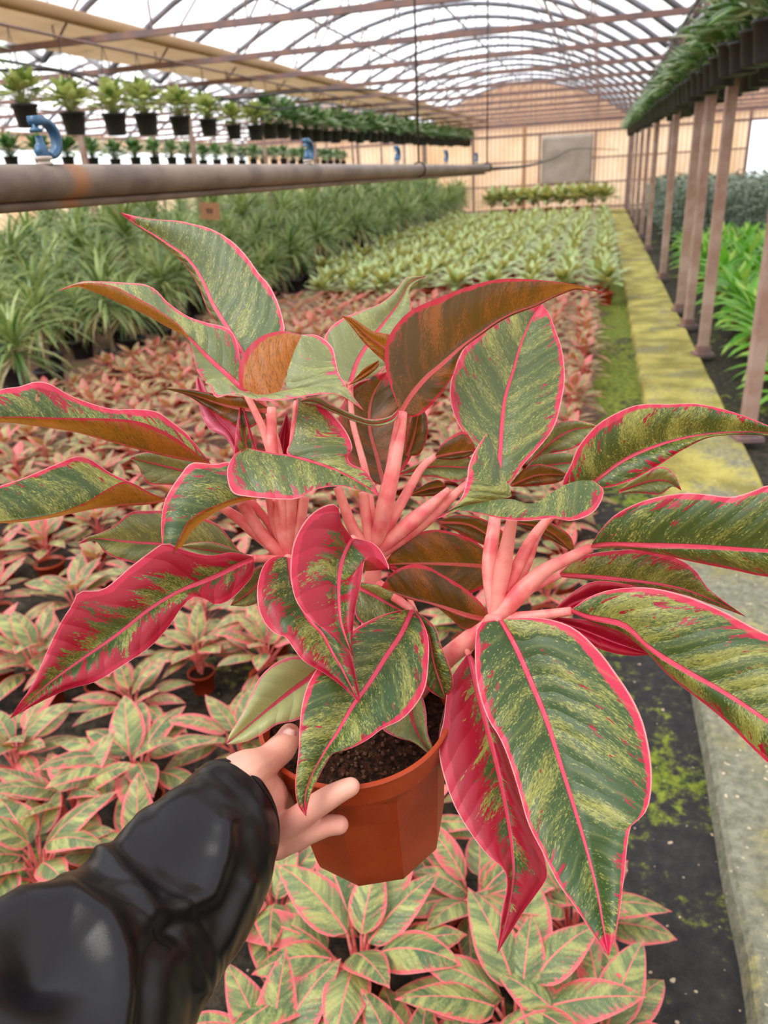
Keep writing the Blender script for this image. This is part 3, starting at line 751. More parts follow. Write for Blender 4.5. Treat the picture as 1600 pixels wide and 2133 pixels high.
while y < 15:
    x = 1.32+.06*(y-5)*.3
    while x < 4.8:
        if visible((x, y, .3), 120):
            simple_plant('potted_fern', (x+random.uniform(-.06, .06), y+random.uniform(-.06, .06), 0), random.uniform(0, 6), random.uniform(1.1, 1.45), POT_T, random.choice(FR), 'bright green leafy plant in an orange pot right of the kerb posts', 'potted plant', 'bright green plants on the right', .09); nf += 1
        x += .42
    y += .42
y = 15.6
while y < 26:
    x = 1.5
    while x < 5.6:
        if visible((x, y, .6), 120):
            simple_plant('potted_shrub', (x+random.uniform(-.08, .08), y+random.uniform(-.08, .08), 0), random.uniform(0, 6), random.uniform(1.0, 1.15), POT_D, random.choice(BU), 'grey-green bushy shrub behind the bright green plants on the right', 'potted plant', 'grey-green shrubs on the right', .18); nf += 1
        x += .62
    y += .7
print('right', nf)

# ================================================================== the held plant
POT_C = pt(740, 1475, .56); POT_Bt = pt(781, 1716, .626)
AX = (POT_C-POT_Bt).normalized(); PH = (POT_C-POT_Bt).length
HELD = empty('potted_aglaonema', POT_Bt); ORG = tuple(POT_Bt)
tag(HELD, 'large pink-edged variegated plant in an orange ten-sided pot, held up by the hand', 'potted plant')
# pot: round rim, ten-sided wall
def held_pot():
    t = AX; toward = (Vector((0, 0, H))-POT_C); fr = (toward-t*toward.dot(t)).normalized()   # horizontal direction to the viewer
    fr = Quaternion(t, math.radians(15)) @ fr
    sd = t.cross(fr); m = MB(); n = 120; rows = []
    prof = [(0, .002, 1), (.046, .002, 1), (.0535, 0, 1), (.0548, .003, 1), (.056, .011, 1), (.0562, .012, 1), (.0575, .03, 1), (.060, .06, 1), (.0635, .1, 1), (.0645, PH-.030, 1), (.0665, PH-.0245, .3), (.0672, PH-.024, 0), (.0678, PH-.021, 0), (.0690, PH-.020, 0), (.0700, PH-.004, 0), (.0712, PH-.003, 0), (.0716, PH-.001, 0), (.0708, PH, 0), (.0685, PH, 0), (.0675, PH-.004, 0), (.0655, PH-.022, 0), (.062, PH-.05, 0)]
    for r, z, k in prof:
        row = []
        for i in range(n):
            a = 2*PI*i/n
            seg = 2*PI/10; aa = ((a+0) % seg)-seg/2
            poly = math.cos(seg/2)/math.cos(aa)*1.03
            poly = min(poly, 1.03)
            rr = r*(1+(poly-1)*k)
            row.append(POT_Bt+t*z+(fr*math.cos(a)+sd*math.sin(a))*rr)
        rows.append(row)
    m.grid(rows, closed=True); o = m.build('pot', M['terracotta'], HELD, ORG, smooth=True)
    es = o.modifiers.new('e', 'EDGE_SPLIT'); es.split_angle = math.radians(22)
    m = MB(); rows = []; rnd = random.Random(3)
    for j in range(26):
        r = .0665*j/25
        rows.append([POT_Bt+t*(PH-.021+.004*noise.noise(Vector((r*200*math.cos(a), r*200*math.sin(a), 1)))+.0025*noise.noise(Vector((r*700*math.cos(a), r*700*math.sin(a), 5)))+(.004*(r/.066)**6))+(fr*math.cos(a)+sd*math.sin(a))*r for a in [2*PI*i/72 for i in range(72)]])
    m.grid(rows, closed=True)
    m.build('soil', M['soil'], HELD, ORG)
    m = MB()
    for k in range(90):
        a = rnd.uniform(-1.2, 1.2); r = rnd.uniform(.02, .066); c = POT_Bt+t*(PH-.019+(.004*(r/.066)**6))+(fr*math.cos(a)+sd*math.sin(a))*r
        m.box(c, [rnd.uniform(.001, .003) for _ in range(3)], Matrix.Rotation(rnd.uniform(0, 3), 3, 'X') @ Matrix.Rotation(rnd.uniform(0, 3), 3, 'Y'))
    o = m.build('soil_crumbs', M['crumb'], HELD, ORG); o['kind'] = 'stuff'
held_pot()

def qd(d, v): # base, middle, tip depth
    a, b, c = d
    return a*(1-v)*(1-2*v)+b*4*v*(1-v)+c*v*(2*v-1)
def add_patch(m, inner, outer, d, ui, uo, eo, ei=0, N=44, J=9, lp=(0, 0, 0), top=True, bulge=.004, v0=0, v1=1, wav=0, holes=()):
    I = catmull([(x, y, 0) for x, y in inner], N); O = catmull([(x, y, 0) for x, y in outer], N)
    rows = []; area = 0
    for i in range(N-1):
        a, b, c, e = I[i], I[i+1], O[i+1], O[i]
        area += (c.x-a.x)*(e.y-b.y)-(e.x-b.x)*(c.y-a.y)
    for i in range(N):
        v = v0+(v1-v0)*i/(N-1); s = math.sin(PI*min(1, v*.98+.01))**.7; dd = qd(d, i/(N-1)); r = []
        for j in range(J):
            t = j/(J-1); p = I[i].lerp(O[i], t)
            dep = dd+(eo*t+ei*(1-t))*s-bulge*math.sin(PI*t)*s+wav*math.sin(v*16+1)*t*t*s
            r.append(pt(p.x, p.y, dep))
        rows.append(r)
    uvs = []; ums = []; ln = 0; sg = 1 if (ui+uo) >= 0 else -1
    for i in range(N):
        if i: ln += (rows[i][0]-rows[i-1][0]).length*.5+(rows[i][J-1]-rows[i-1][J-1]).length*.5
        acc = 0; W = sum((rows[i][j]-rows[i][j-1]).length for j in range(1, J)); uu = []; um = []
        full = W/max(.05, abs(uo-ui)); off = abs(ui)*full
        for j in range(J):
            if j: acc += (rows[i][j]-rows[i][j-1]).length
            u = ui+(uo-ui)*j/(J-1); uu.append((u, v0+(v1-v0)*i/(N-1))); um.append((sg*(off+acc), ln))
        uvs.append(uu); ums.append(um)
    # pixel area>0: grid normal (b-a)x... decide orientation by what the camera should see
    nf0 = len(m.f)
    n = Vector((0, 0, 0))
    for i in range(0, N-1, 4):
        for j in range(0, J-1, 3): n += (rows[i][j+1]-rows[i][j]).cross(rows[i+1][j]-rows[i][j])
    faces_cam = n.dot(Vector((0, 0, H))-rows[N//2][J//2]) > 0
    m.grid(rows, uvs, ums, lp, flip=(faces_cam != top))
    if holes:
        keep = []
        for q in m.f[nf0:]:
            c = sum((Vector(m.v[k]) for k in q), Vector())/4; c = R3.transposed() @ (c-Vector((0, 0, H))); X = CX-c.x/c.z*F; Y = CY+c.y/c.z*F
            if not any(((X-hx)/rx)**2+((Y-hy)/ry)**2 < 1 for hx, hy, rx, ry in holes): keep.append(q)
        m.f[nf0:] = keep
def leaf(A, Mi, B, d, red=0.0, pale=0.0, top=True, ea=-.006, eb=-.006, label=None, bulge=.004, pet=None, topB=None, seed=None, wav=.0, holes=None):
    seed = (len(leaf.all)*0.37) % 1; lp = (red, pale, seed)
    m = MB()
    kw = dict(N=200, J=50, holes=holes) if holes else {}
    add_patch(m, Mi, A, d, 0, -1, ea, lp=lp, top=top, bulge=bulge, wav=wav, **kw)
    add_patch(m, Mi, B, d, 0, 1, eb, lp=lp if topB is None else (red, .45, seed), top=top if topB is None else topB, bulge=bulge, wav=wav)
    return fin(m, label, pet)
leaf.all = []
def fin(m, label, pet):
    o = m.build('leaf', M['leaf'], HELD, ORG); leaf.all.append(o)
    w = o.modifiers.new('w', 'WELD'); w.merge_threshold = .0002
    if label: o['label'] = label
    if pet: petiole(pet, o)
    return o
def petiole(pts, parent):
    """pts: (px, py, depth, pixel width)"""
    P = catmull([pt(x, y, dd) for x, y, dd, w in pts], 22)
    ws = [w*dd/F/2 for x, y, dd, w in pts]; k = len(ws)-1
    rr = []
    for i in range(22):
        s = i/21*k; a = min(int(s), k-1); rr.append(ws[a]+(ws[a+1]-ws[a])*(s-a))
    m = MB(); m.tube(P, rr, 12)
    return m.build('petiole', M['petiole'], parent, ORG)
C1 = (602, 1165, .580); C2 = (780, 1150, .595); C3 = (1030, 1290, .560)
def pc(c, *pts, w=26): return [(c[0], c[1], c[2], w)]+list(pts)

# stems from the soil to the three crowns
SOILP = pt(760, 1500, .590)
for c, w, mid in ((C1, 44, (655, 1330, .595)), (C2, 46, (770, 1330, .605)), (C3, 50, (905, 1395, .580))):
    m = MB(); P = catmull([SOILP+Vector(((c[0]-760)*.00008, 0, 0)), pt(*mid), pt(*c)], 20); m.tube(P, [w*.58/F/2*(1.0-.25*i/19) for i in range(20)], 14)
    m.build('stem', M['petiole'], HELD, ORG)

# -- upper left pair
leaf(A=[(545, 755), (590, 700), (588, 660), (577, 625), (560, 592), (540, 570), (515, 535), (490, 508), (465, 490), (435, 475), (400, 466), (370, 460), (320, 457), (290, 452), (248, 442)],
     Mi=[(520, 760), (505, 735), (485, 700), (463, 665), (442, 630), (427, 595), (408, 560), (382, 530), (350, 508), (320, 488), (285, 468), (248, 442)],
     B=[(512, 765), (495, 745), (475, 712), (455, 680), (430, 640), (415, 600), (393, 562), (368, 535), (338, 510), (308, 488), (275, 465), (248, 442)],
     d=(.605, .66, .69), red=.06, ea=-.012, eb=.012, pale=.1, label='tall upright leaf with a curled pink tip, upper left', pet=pc(C1, (585, 1000, .585, 22), (560, 880, .6, 18), (520, 765, .606, 14)))
leaf(A=[(515, 812), (504, 770), (497, 730), (486, 695), (465, 680), (430, 672), (390, 658), (350, 630), (325, 604), (300, 592), (260, 589), (200, 586), (165, 588), (118, 607)],
     Mi=[(510, 815), (475, 783), (440, 752), (415, 728), (400, 712), (380, 697), (350, 682), (300, 654), (250, 632), (200, 610), (160, 598), (118, 607)],
     B=[(505, 820), (465, 818), (428, 795), (410, 770), (402, 735), (390, 698), (368, 672), (325, 642), (280, 617), (230, 594), (170, 590), (118, 607)],
     d=(.59, .60, .62), red=.12, pale=.25, ea=.012, eb=-.012, topB=False, label='long arching leaf folded lengthwise, reaching far upper left', pet=pc(C1, (580, 1010, .58, 20), (550, 900, .585, 18), (512, 818, .59, 14)))
# -- folded orange / pink leaf in the top centre
def t3():
    m = MB(); lp = (.12, .8, .31)
    add_patch(m, [(560, 832), (575, 824), (585, 812), (592, 790), (605, 755), (618, 722), (627, 698)], [(500, 806), (497, 775), (505, 742), (528, 712), (555, 696), (590, 690), (627, 697)], (.575, .575, .562), -.12, -1, .018, lp=lp, top=False, v1=.7)
    lp = (.12, .45, .31)
    add_patch(m, [(627, 698), (612, 735), (598, 780), (600, 806), (640, 812), (700, 820), (758, 855)], [(627, 697), (662, 699), (692, 722), (700, 752), (706, 778), (728, 815), (758, 855)], (.562, .552, .535), .1, 1, .006, lp=lp, top=True, v0=.15)
    add_patch(m, [(430, 792), (455, 788), (500, 812), (545, 822), (590, 814), (640, 806), (690, 806), (720, 820), (758, 855)], [(427, 798), (440, 806), (450, 828), (490, 820), (540, 834), (600, 832), (645, 824), (705, 822), (758, 855)], (.56, .55, .535), .45, 1, -.012, lp=lp, top=True, v0=.1)
    fin(m, 'curled leaf at top centre, orange underside lit through and a pink front edge', pc(C1, (590, 1050, .57, 30), (568, 940, .57, 24), (566, 850, .575, 20)))
t3()
leaf(A=[(560, 850), (520, 830), (460, 822), (400, 812), (335, 808)], Mi=[(560, 856), (510, 852), (460, 842), (400, 822), (335, 808)], B=[(556, 870), (510, 895), (470, 876), (430, 850), (390, 824), (335, 808)], d=(.59, .60, .61), red=.1, top=False, pet=pc(C1, (585, 960, .585, 16), (558, 862, .59, 12)))
leaf(A=[(505, 980), (472, 915), (434, 892), (416, 850), (408, 800), (412, 783)], Mi=[(505, 965), (482, 905), (455, 875), (430, 835), (418, 805), (412, 783)], B=[(510, 940), (497, 890), (472, 858), (440, 828), (424, 800), (412, 783)], d=(.60, .61, .62), red=1, pale=.75, top=True, label='small lilac-pink leaf back behind the left crown')
leaf(A=[(555, 985), (530, 920), (512, 860), (502, 835)], Mi=[(520, 975), (512, 920), (506, 870), (502, 835)], B=[(488, 960), (491, 905), (497, 860), (502, 835)], d=(.59, .59, .60), red=.66, top=True)
leaf(A=[(560, 990), (575, 920), (590, 880), (597, 862)], Mi=[(585, 990), (590, 930), (594, 890), (597, 862)], B=[(612, 985), (618, 930), (610, 885), (597, 862)], d=(.60, .605, .61), red=1, top=True)
# -- pierced leaf in the centre
def c1leaf():
    lp = (.34, .12, .62); m = MB()
    add_patch(m, [(618, 830), (614, 870), (606, 915), (598, 946), (640, 958), (692, 976), (740, 1000), (790, 1033)], [(618, 826), (655, 836), (680, 852), (708, 880), (727, 909), (734, 935), (724, 950), (732, 967), (761, 980), (780, 1009), (790, 1033)], (.56, .545, .53), 0, -1, .008, lp=lp, v0=.05)
    add_patch(m, [(516, 933), (550, 940), (580, 945), (600, 947), (640, 958), (692, 976), (740, 1000), (790, 1033)], [(514, 933), (490, 946), (475, 971), (474, 1000), (486, 1027), (520, 1035), (583, 1040), (620, 1038), (649, 1023), (677, 1015), (717, 1013), (755, 1024), (790, 1033)], (.545, .540, .53), 0.0, 1, -.018, lp=lp, v0=.12, N=170, J=60, holes=((704, 983, 5.5, 4), (712, 990, 2.6, 2), (681, 1008, 3, 3.5), (775, 1016, 4.5, 5), (728, 992, 2.2, 1.6), (655, 1020, 2.6, 8), (731, 1006, 3, 5)))
    o = fin(m, 'drooping leaf at the centre with small insect holes near its tip', pc(C1, (605, 1050, .57, 30), (612, 930, .57, 22), (620, 836, .562, 16)))
    return o
c1leaf()
leaf(A=[(832, 850), (810, 868), (770, 873), (730, 860), (690, 842), (655, 826), (620, 837)], Mi=[(832, 856), (812, 874), (775, 882), (732, 870), (695, 853), (655, 835), (620, 837)], B=[(832, 860), (818, 881), (780, 888), (735, 877), (700, 862), (660, 846), (620, 837)], d=(.575, .565, .56), red=.3, pale=.5, pet=pc(C2, (800, 1040, .59, 16), (815, 940, .58, 12), (832, 856, .576, 10)))
leaf(A=[(790, 1010), (745, 985), (718, 940), (705, 880), (725, 820), (765, 787), (805, 775)], Mi=[(800, 1010), (785, 950), (770, 890), (775, 830), (805, 775)], B=[(810, 1012), (852, 960), (872, 900), (855, 845), (830, 800), (805, 775)], d=(.62, .65, .66), red=.25, top=False, pet=pc(C2, (790, 1080, .60, 18), (800, 1010, .62, 14)))
leaf(A=[(722, 795), (695, 780), (680, 740), (676, 703), (700, 672), (740, 652), (785, 636), (815, 615), (835, 592), (849, 577), (888, 575)], Mi=[(730, 798), (745, 752), (770, 712), (800, 672), (830, 632), (846, 600), (860, 585), (888, 575)], B=[(740, 800), (785, 782), (825, 735), (848, 680), (857, 640), (853, 608), (862, 594), (888, 575)], d=(.65, .68, .70), red=.05, pale=.55, ea=-.008, eb=-.004, label='pale green leaf with a small pink curled tip behind the tall brown one', pet=pc(C2, (765, 1000, .61, 16), (735, 880, .64, 13), (730, 798, .65, 12)))
leaf(A=[(740, 790), (758, 768), (790, 750)], Mi=[(728, 800), (755, 775), (790, 750)], B=[(718, 805), (750, 793), (785, 768), (790, 750)], d=(.645, .645, .65), red=.1, pale=.5, top=False)
leaf(A=[(832, 760), (818, 704), (795, 694), (777, 690), (755, 676), (732, 661), (712, 658)], Mi=[(826, 770), (812, 735), (790, 718), (765, 700), (735, 672), (712, 658)], B=[(820, 780), (802, 755), (781, 736), (755, 710), (730, 678), (712, 658)], d=(.60, .60, .60), red=.15, pale=.6, top=False, label='small folded orange leaf with a pink point, left of the tall brown one')
# -- big brown one and the big green one on the upper right
leaf(A=[(834, 856), (817, 815), (804, 770), (802, 728), (812, 697), (835, 665), (862, 643), (897, 627), (942, 609), (999, 590), (1045, 581), (1092, 581), (1149, 586), (1205, 594), (1261, 611)],
     Mi=[(836, 858), (858, 822), (890, 785), (922, 758), (965, 721), (1000, 696), (1038, 669), (1076, 650), (1112, 638), (1140, 624), (1170, 611), (1205, 601), (1261, 611)],
     B=[(838, 862), (867, 868), (897, 846), (922, 815), (942, 785), (954, 748), (968, 724), (1002, 699), (1040, 672), (1077, 654), (1113, 641), (1141, 627), (1170, 614), (1205, 603), (1261, 611)],
     d=(.585, .60, .60), red=.12, top=False, ea=-.014, eb=.004, label='largest upper leaf seen from below, dark olive-brown with a long pointed tip', pet=pc(C2, (803, 1050, .58, 38), (828, 930, .58, 30), (838, 860, .586, 22)))
leaf(A=[(1038, 1012), (1005, 975), (976, 916), (952, 879), (938, 834), (939, 795), (950, 759), (969, 721), (1000, 690), (1045, 662), (1090, 640), (1128, 633)],
     Mi=[(1040, 1012), (1041, 960), (1050, 841), (1070, 770), (1085, 717), (1108, 664), (1128, 633)],
     B=[(1044, 1014), (1062, 1006), (1096, 961), (1130, 924), (1156, 886), (1171, 830), (1177, 785), (1171, 729), (1156, 684), (1142, 650), (1128, 633)],
     d=(.60, .635, .66), red=.22, pale=.12, ea=-.006, eb=-.010, label='broad rounded green leaf standing upright with a bright pink midrib, upper right', pet=pc(C3, (1020, 1180, .565, 34), (1030, 1090, .575, 26), (1040, 1012, .6, 18)))
def c5leaf():
    m = MB(); lp = (.12, .08, .5)
    add_patch(m, [(1019, 906), (1034, 946), (1047, 984), (1066, 1030), (1050, 1038), (1003, 1047), (956, 1056), (903, 1082)], [(1014, 902), (1003, 918), (987, 943), (976, 971), (972, 1002), (962, 1034), (940, 1060), (903, 1082)], (.545, .525, .515), -.3, -1, -.004, lp=lp, v0=.15)
    add_patch(m, [(1231, 1000), (1206, 1001), (1175, 1011), (1144, 1030), (1119, 1046), (1094, 1048), (1068, 1040), (1040, 1040), (1003, 1047), (956, 1056), (903, 1082)], [(1234, 1000), (1250, 1011), (1258, 1024), (1250, 1049), (1231, 1071), (1190, 1085), (1153, 1079), (1100, 1085), (1050, 1082), (1003, 1071), (956, 1065), (925, 1076), (903, 1082)], (.535, .52, .515), .22, 1, -.012, lp=lp, v0=.08)
    fin(m, 'folded boat-shaped leaf right of centre, tip pointing left', pc(C3, (1052, 1160, .55, 36), (1068, 1075, .54, 22)))
c5leaf()
# -- right hand leaves
leaf(A=[(1232, 1005), (1172, 1012), (1188, 970), (1205, 930), (1240, 888), (1280, 862), (1330, 843), (1395, 842), (1450, 841), (1520, 856), (1600, 886), (1690, 925)],
     Mi=[(1235, 1004), (1300, 957), (1375, 926), (1450, 908), (1525, 901), (1600, 903), (1690, 925)], B=[(1236, 1010), (1262, 1016), (1315, 1001), (1375, 968), (1425, 936), (1490, 909), (1600, 908), (1690, 925)],
     d=(.565, .545, .525), red=.30, ea=-.004, eb=-.006, label='upper right leaf cut by the frame, bright pink edge and pale pink lower half', pet=pc(C3, (1100, 1135, .56, 26), (1160, 1065, .565, 18), (1235, 1004, .566, 14)))
leaf(A=[(1230, 1140), (1248, 1108), (1285, 1070), (1350, 1040), (1425, 1027), (1475, 1030), (1525, 1035), (1570, 1022), (1610, 1010), (1720, 1020), (1850, 1120)], Mi=[(1230, 1140), (1265, 1134), (1350, 1136), (1450, 1138), (1600, 1147), (1720, 1150), (1850, 1120)],
     B=[(1230, 1142), (1300, 1143), (1375, 1155), (1450, 1172), (1525, 1187), (1600, 1202), (1720, 1210), (1850, 1120)], d=(.54, .50, .46), red=.24, ea=-.006, eb=.01, label='glossy green leaf running off the right edge at mid height', pet=pc(C3, (1120, 1200, .55, 40), (1180, 1165, .545, 28), (1232, 1140, .54, 20), w=40))
leaf(A=[(1165, 1195), (1200, 1165), (1250, 1150), (1350, 1145), (1415, 1165), (1450, 1190), (1475, 1225), (1520, 1260), (1555, 1285)], Mi=[(1165, 1197), (1275, 1205), (1400, 1222), (1480, 1248), (1555, 1285)], B=[(1166, 1202), (1270, 1214), (1400, 1232), (1480, 1258), (1555, 1285)], d=(.565, .56, .56), red=.5, eb=.006, pet=pc(C3, (1085, 1240, .56, 20), (1165, 1198, .565, 15)))
leaf(A=[(1150, 1275), (1185, 1240), (1235, 1212), (1300, 1216), (1390, 1240)], Mi=[(1155, 1280), (1205, 1252), (1280, 1235), (1390, 1240)], B=[(1160, 1288), (1225, 1270), (1300, 1255), (1390, 1240)], d=(.56, .56, .56), red=1)
leaf(A=[(1190, 1270), (1225, 1245), (1275, 1228), (1350, 1224), (1425, 1240), (1500, 1270), (1575, 1310), (1620, 1335), (1700, 1420), (1760, 1700)], Mi=[(1190, 1273), (1225, 1286), (1300, 1302), (1350, 1348), (1425, 1395), (1500, 1437), (1570, 1482), (1620, 1520), (1690, 1590), (1760, 1700)],
     B=[(1190, 1276), (1240, 1300), (1300, 1322), (1350, 1362), (1390, 1405), (1450, 1453), (1510, 1502), (1600, 1590), (1680, 1650), (1760, 1700)], d=(.535, .49, .43), red=.27, ea=-.004, eb=.012, label='largest right-hand leaf, green with fine pink veins, running off the right edge', pet=pc(C3, (1080, 1288, .555, 28), (1140, 1280, .545, 22), (1190, 1273, .535, 18), w=30))
leaf(A=[(1150, 1285), (1210, 1290), (1270, 1302), (1325, 1330), (1358, 1364)], Mi=[(1150, 1290), (1215, 1312), (1280, 1338), (1358, 1364)], B=[(1150, 1294), (1200, 1325), (1255, 1354), (1310, 1366), (1358, 1364)], d=(.55, .545, .54), red=1, label='crimson leaf back tucked under the largest right-hand leaf')
# -- front
leaf(A=[(1040, 1292), (1000, 1298), (990, 1340), (991, 1400), (1000, 1450), (1018, 1500), (1040, 1535), (1060, 1582), (1080, 1645), (1100, 1715), (1130, 1775), (1160, 1835), (1195, 1885), (1225, 1930), (1252, 1968), (1268, 1992)],
     Mi=[(1042, 1292), (1075, 1350), (1110, 1430), (1140, 1505), (1170, 1600), (1200, 1695), (1225, 1780), (1245, 1860), (1256, 1925), (1268, 1992)],
     B=[(1044, 1290), (1100, 1286), (1150, 1291), (1200, 1311), (1250, 1358), (1285, 1405), (1315, 1450), (1340, 1505), (1355, 1575), (1358, 1630), (1352, 1675), (1338, 1702), (1315, 1720), (1307, 1760), (1302, 1810), (1295, 1870), (1284, 1940), (1268, 1992)],
     d=(.54, .49, .43), red=.22, ea=-.004, eb=-.008, label='largest front leaf, long dark green blade hanging down with a crimson tip', pet=pc(C3, (1020, 1292, .55, 26), (1042, 1292, .54, 22)))
leaf(A=[(975, 1362), (950, 1395), (933, 1430), (924, 1500), (914, 1545), (920, 1600), (945, 1675), (980, 1735), (1015, 1780), (1050, 1812), (1055, 1850), (1045, 1900), (1040, 1950), (1035, 1988)],
     Mi=[(977, 1362), (992, 1430), (1010, 1500), (1030, 1575), (1045, 1640), (1058, 1710), (1066, 1770), (1068, 1830), (1056, 1910), (1035, 1988)], B=[(980, 1362), (1002, 1400), (1022, 1480), (1052, 1560), (1087, 1660), (1120, 1740), (1141, 1818), (1125, 1852), (1090, 1900), (1060, 1948), (1035, 1988)],
     d=(.565, .515, .46), red=.80, ea=-.008, eb=.008, label='long crimson leaf hanging beside the largest front leaf', pet=pc((960, 1325, .57), (966, 1340, .567, 14), (977, 1364, .565, 13), w=16))
leaf(A=[(858, 1270), (830, 1272), (788, 1284), (741, 1309), (700, 1345), (662, 1390), (641, 1427), (629, 1469), (624, 1516), (622, 1565), (617, 1609), (615, 1643), (621, 1678), (638, 1701)],
     Mi=[(859, 1270), (835, 1322), (804, 1368), (768, 1425), (735, 1470), (704, 1524), (679, 1562), (650, 1615), (636, 1658), (638, 1701)],
     B=[(860, 1269), (877, 1288), (890, 1319), (894, 1350), (892, 1391), (886, 1432), (866, 1469), (835, 1500), (797, 1518), (766, 1541), (726, 1561), (694, 1570), (679, 1591), (663, 1620), (648, 1653), (640, 1684), (638, 1701)],
     d=(.56, .505, .475), red=.22, ea=-.004, eb=-.006, label='broad dark green leaf hanging over the front of the pot', pet=[(790, 1220, .59, 26), (830, 1250, .572, 20), (859, 1270, .56, 16)])
leaf(A=[(662, 1385), (622, 1368), (585, 1375), (554, 1397), (535, 1422), (522, 1453), (500, 1494), (479, 1528), (471, 1550)], Mi=[(662, 1395), (640, 1415), (600, 1444), (554, 1481), (507, 1520), (471, 1550)], B=[(662, 1400), (662, 1450), (642, 1488), (612, 1502), (578, 1509), (552, 1526), (520, 1542), (488, 1550), (471, 1550)],
     d=(.555, .53, .515), red=.0, pale=.9, label='pale green leaf lying over the thumb', pet=[(700, 1360, .59, 14), (662, 1393, .556, 12)])
leaf(A=[(598, 1160), (570, 1160), (549, 1178), (537, 1216), (537, 1258), (549, 1293), (570, 1318), (594, 1327), (612, 1352), (633, 1377), (668, 1398), (699, 1419), (724, 1440), (750, 1465)], Mi=[(602, 1162), (612, 1220), (640, 1285), (671, 1320), (690, 1355), (712, 1393), (735, 1438), (750, 1465)], B=[(606, 1163), (640, 1200), (680, 1250), (710, 1310), (734, 1373), (741, 1405), (748, 1440), (750, 1465)],
     d=(.55, .515, .495), red=.6, ea=-.006, eb=.004, wav=.003, label='crimson and green leaf behind the wet-tipped one, pointing down to the pot', pet=pc(C1, (600, 1163, .56, 20), (602, 1164, .552, 18)))
leaf(A=[(734, 1121), (712, 1088), (702, 1052), (675, 1054), (647, 1072), (626, 1100), (610, 1138), (605, 1188), (610, 1230), (622, 1261), (647, 1289), (682, 1317), (710, 1338), (731, 1359), (745, 1387)], Mi=[(734, 1121), (714, 1160), (706, 1200), (706, 1247), (710, 1293), (720, 1328), (731, 1356), (745, 1387)],
     B=[(734, 1121), (772, 1129), (796, 1150), (812, 1187), (788, 1164), (765, 1157), (757, 1180), (752, 1216), (741, 1265), (735, 1317), (734, 1352), (745, 1387)], d=(.54, .50, .48), red=.72, ea=-.008, eb=.006, label='wet-tipped crimson leaf at the very centre with a curled right lobe', pet=pc(C2, (760, 1140, .57, 20), (734, 1122, .542, 16)))
# -- left hand leaves
leaf(A=[(527, 1160), (500, 1153), (480, 1150), (440, 1157), (400, 1150), (370, 1140), (342, 1131), (312, 1150), (270, 1182), (215, 1227), (165, 1232), (150, 1260), (130, 1290), (110, 1330), (90, 1375), (65, 1430), (40, 1465), (20, 1498)],
     Mi=[(528, 1164), (490, 1180), (450, 1200), (375, 1232), (310, 1270), (240, 1325), (165, 1377), (100, 1425), (50, 1470), (20, 1498)], B=[(530, 1168), (528, 1195), (510, 1220), (480, 1249), (450, 1260), (425, 1246), (400, 1245), (375, 1270), (350, 1308), (310, 1350), (250, 1390), (200, 1420), (140, 1437), (75, 1467), (20, 1498)],
     d=(.565, .51, .46), red=.70, ea=-.010, eb=-.002, wav=.004, label='largest left leaf, crimson with green flecks, tip pointing to the lower left', pet=pc(C1, (570, 1165, .575, 18), (528, 1163, .566, 16)))
leaf(A=[(559, 1036), (520, 990), (478, 963), (448, 967), (400, 964), (377, 988), (356, 1018), (342, 1048), (336, 1089), (338, 1136), (342, 1165), (342, 1197)], Mi=[(559, 1036), (520, 1042), (477, 1054), (440, 1074), (405, 1101), (381, 1136), (362, 1164), (342, 1197)], B=[(555, 1031), (522, 1033), (495, 1037), (454, 1051), (414, 1068), (390, 1088), (376, 1115), (360, 1152), (342, 1197)],
     d=(.56, .545, .53), red=.22, ea=.008, eb=-.014, topB=False, label='dark green leaf drooping left of centre with a thin pale tip', pet=pc(C1, (575, 1100, .58, 22), (559, 1036, .562, 12)))
leaf(A=[(345, 1042), (310, 1026), (270, 1003), (230, 985), (190, 957), (160, 950), (120, 965), (50, 995), (0, 1012), (-60, 1030), (-130, 1080)], Mi=[(345, 1045), (300, 1052), (250, 1054), (200, 1060), (150, 1070), (100, 1080), (0, 1090), (-130, 1080)], B=[(345, 1040), (310, 1025), (280, 1008), (256, 1003), (222, 1020), (175, 1048), (100, 1073), (0, 1086), (-60, 1087), (-130, 1080)],
     d=(.575, .54, .50), red=.14, ea=.008, eb=-.012, topB=False, label='green leaf leaving the left edge, its folded side lit yellow-orange', pet=pc(C1, (475, 1065, .58, 28), (400, 1040, .58, 16), (345, 1044, .576, 12), w=30))
leaf(A=[(440, 967), (415, 935), (390, 905), (360, 880), (325, 857), (280, 852), (235, 852), (180, 837), (140, 820), (105, 800), (75, 795), (40, 805), (0, 812), (-60, 840), (-140, 880)], Mi=[(440, 968), (425, 966), (365, 955), (300, 940), (210, 915), (155, 900), (75, 888), (0, 880), (-140, 880)], B=[(440, 966), (410, 945), (385, 925), (340, 897), (280, 876), (200, 871), (125, 870), (0, 868), (-140, 880)],
     d=(.585, .55, .51), red=.42, ea=.008, eb=-.012, topB=False, holes=((78, 826, 5, 12), (104, 824, 2, 2)), label='long upper left leaf with a small hole, leaving the frame', pet=pc(C1, (560, 1090, .585, 18), (500, 1020, .585, 14), (440, 967, .586, 12)))
leaf(A=[(450, 980), (404, 961), (370, 947), (329, 940), (289, 945), (272, 954)], Mi=[(450, 992), (400, 985), (340, 970), (272, 954)], B=[(450, 1005), (400, 1012), (350, 1010), (306, 1006), (289, 974), (272, 954)], d=(.61, .61, .60), red=.12, pale=.4)
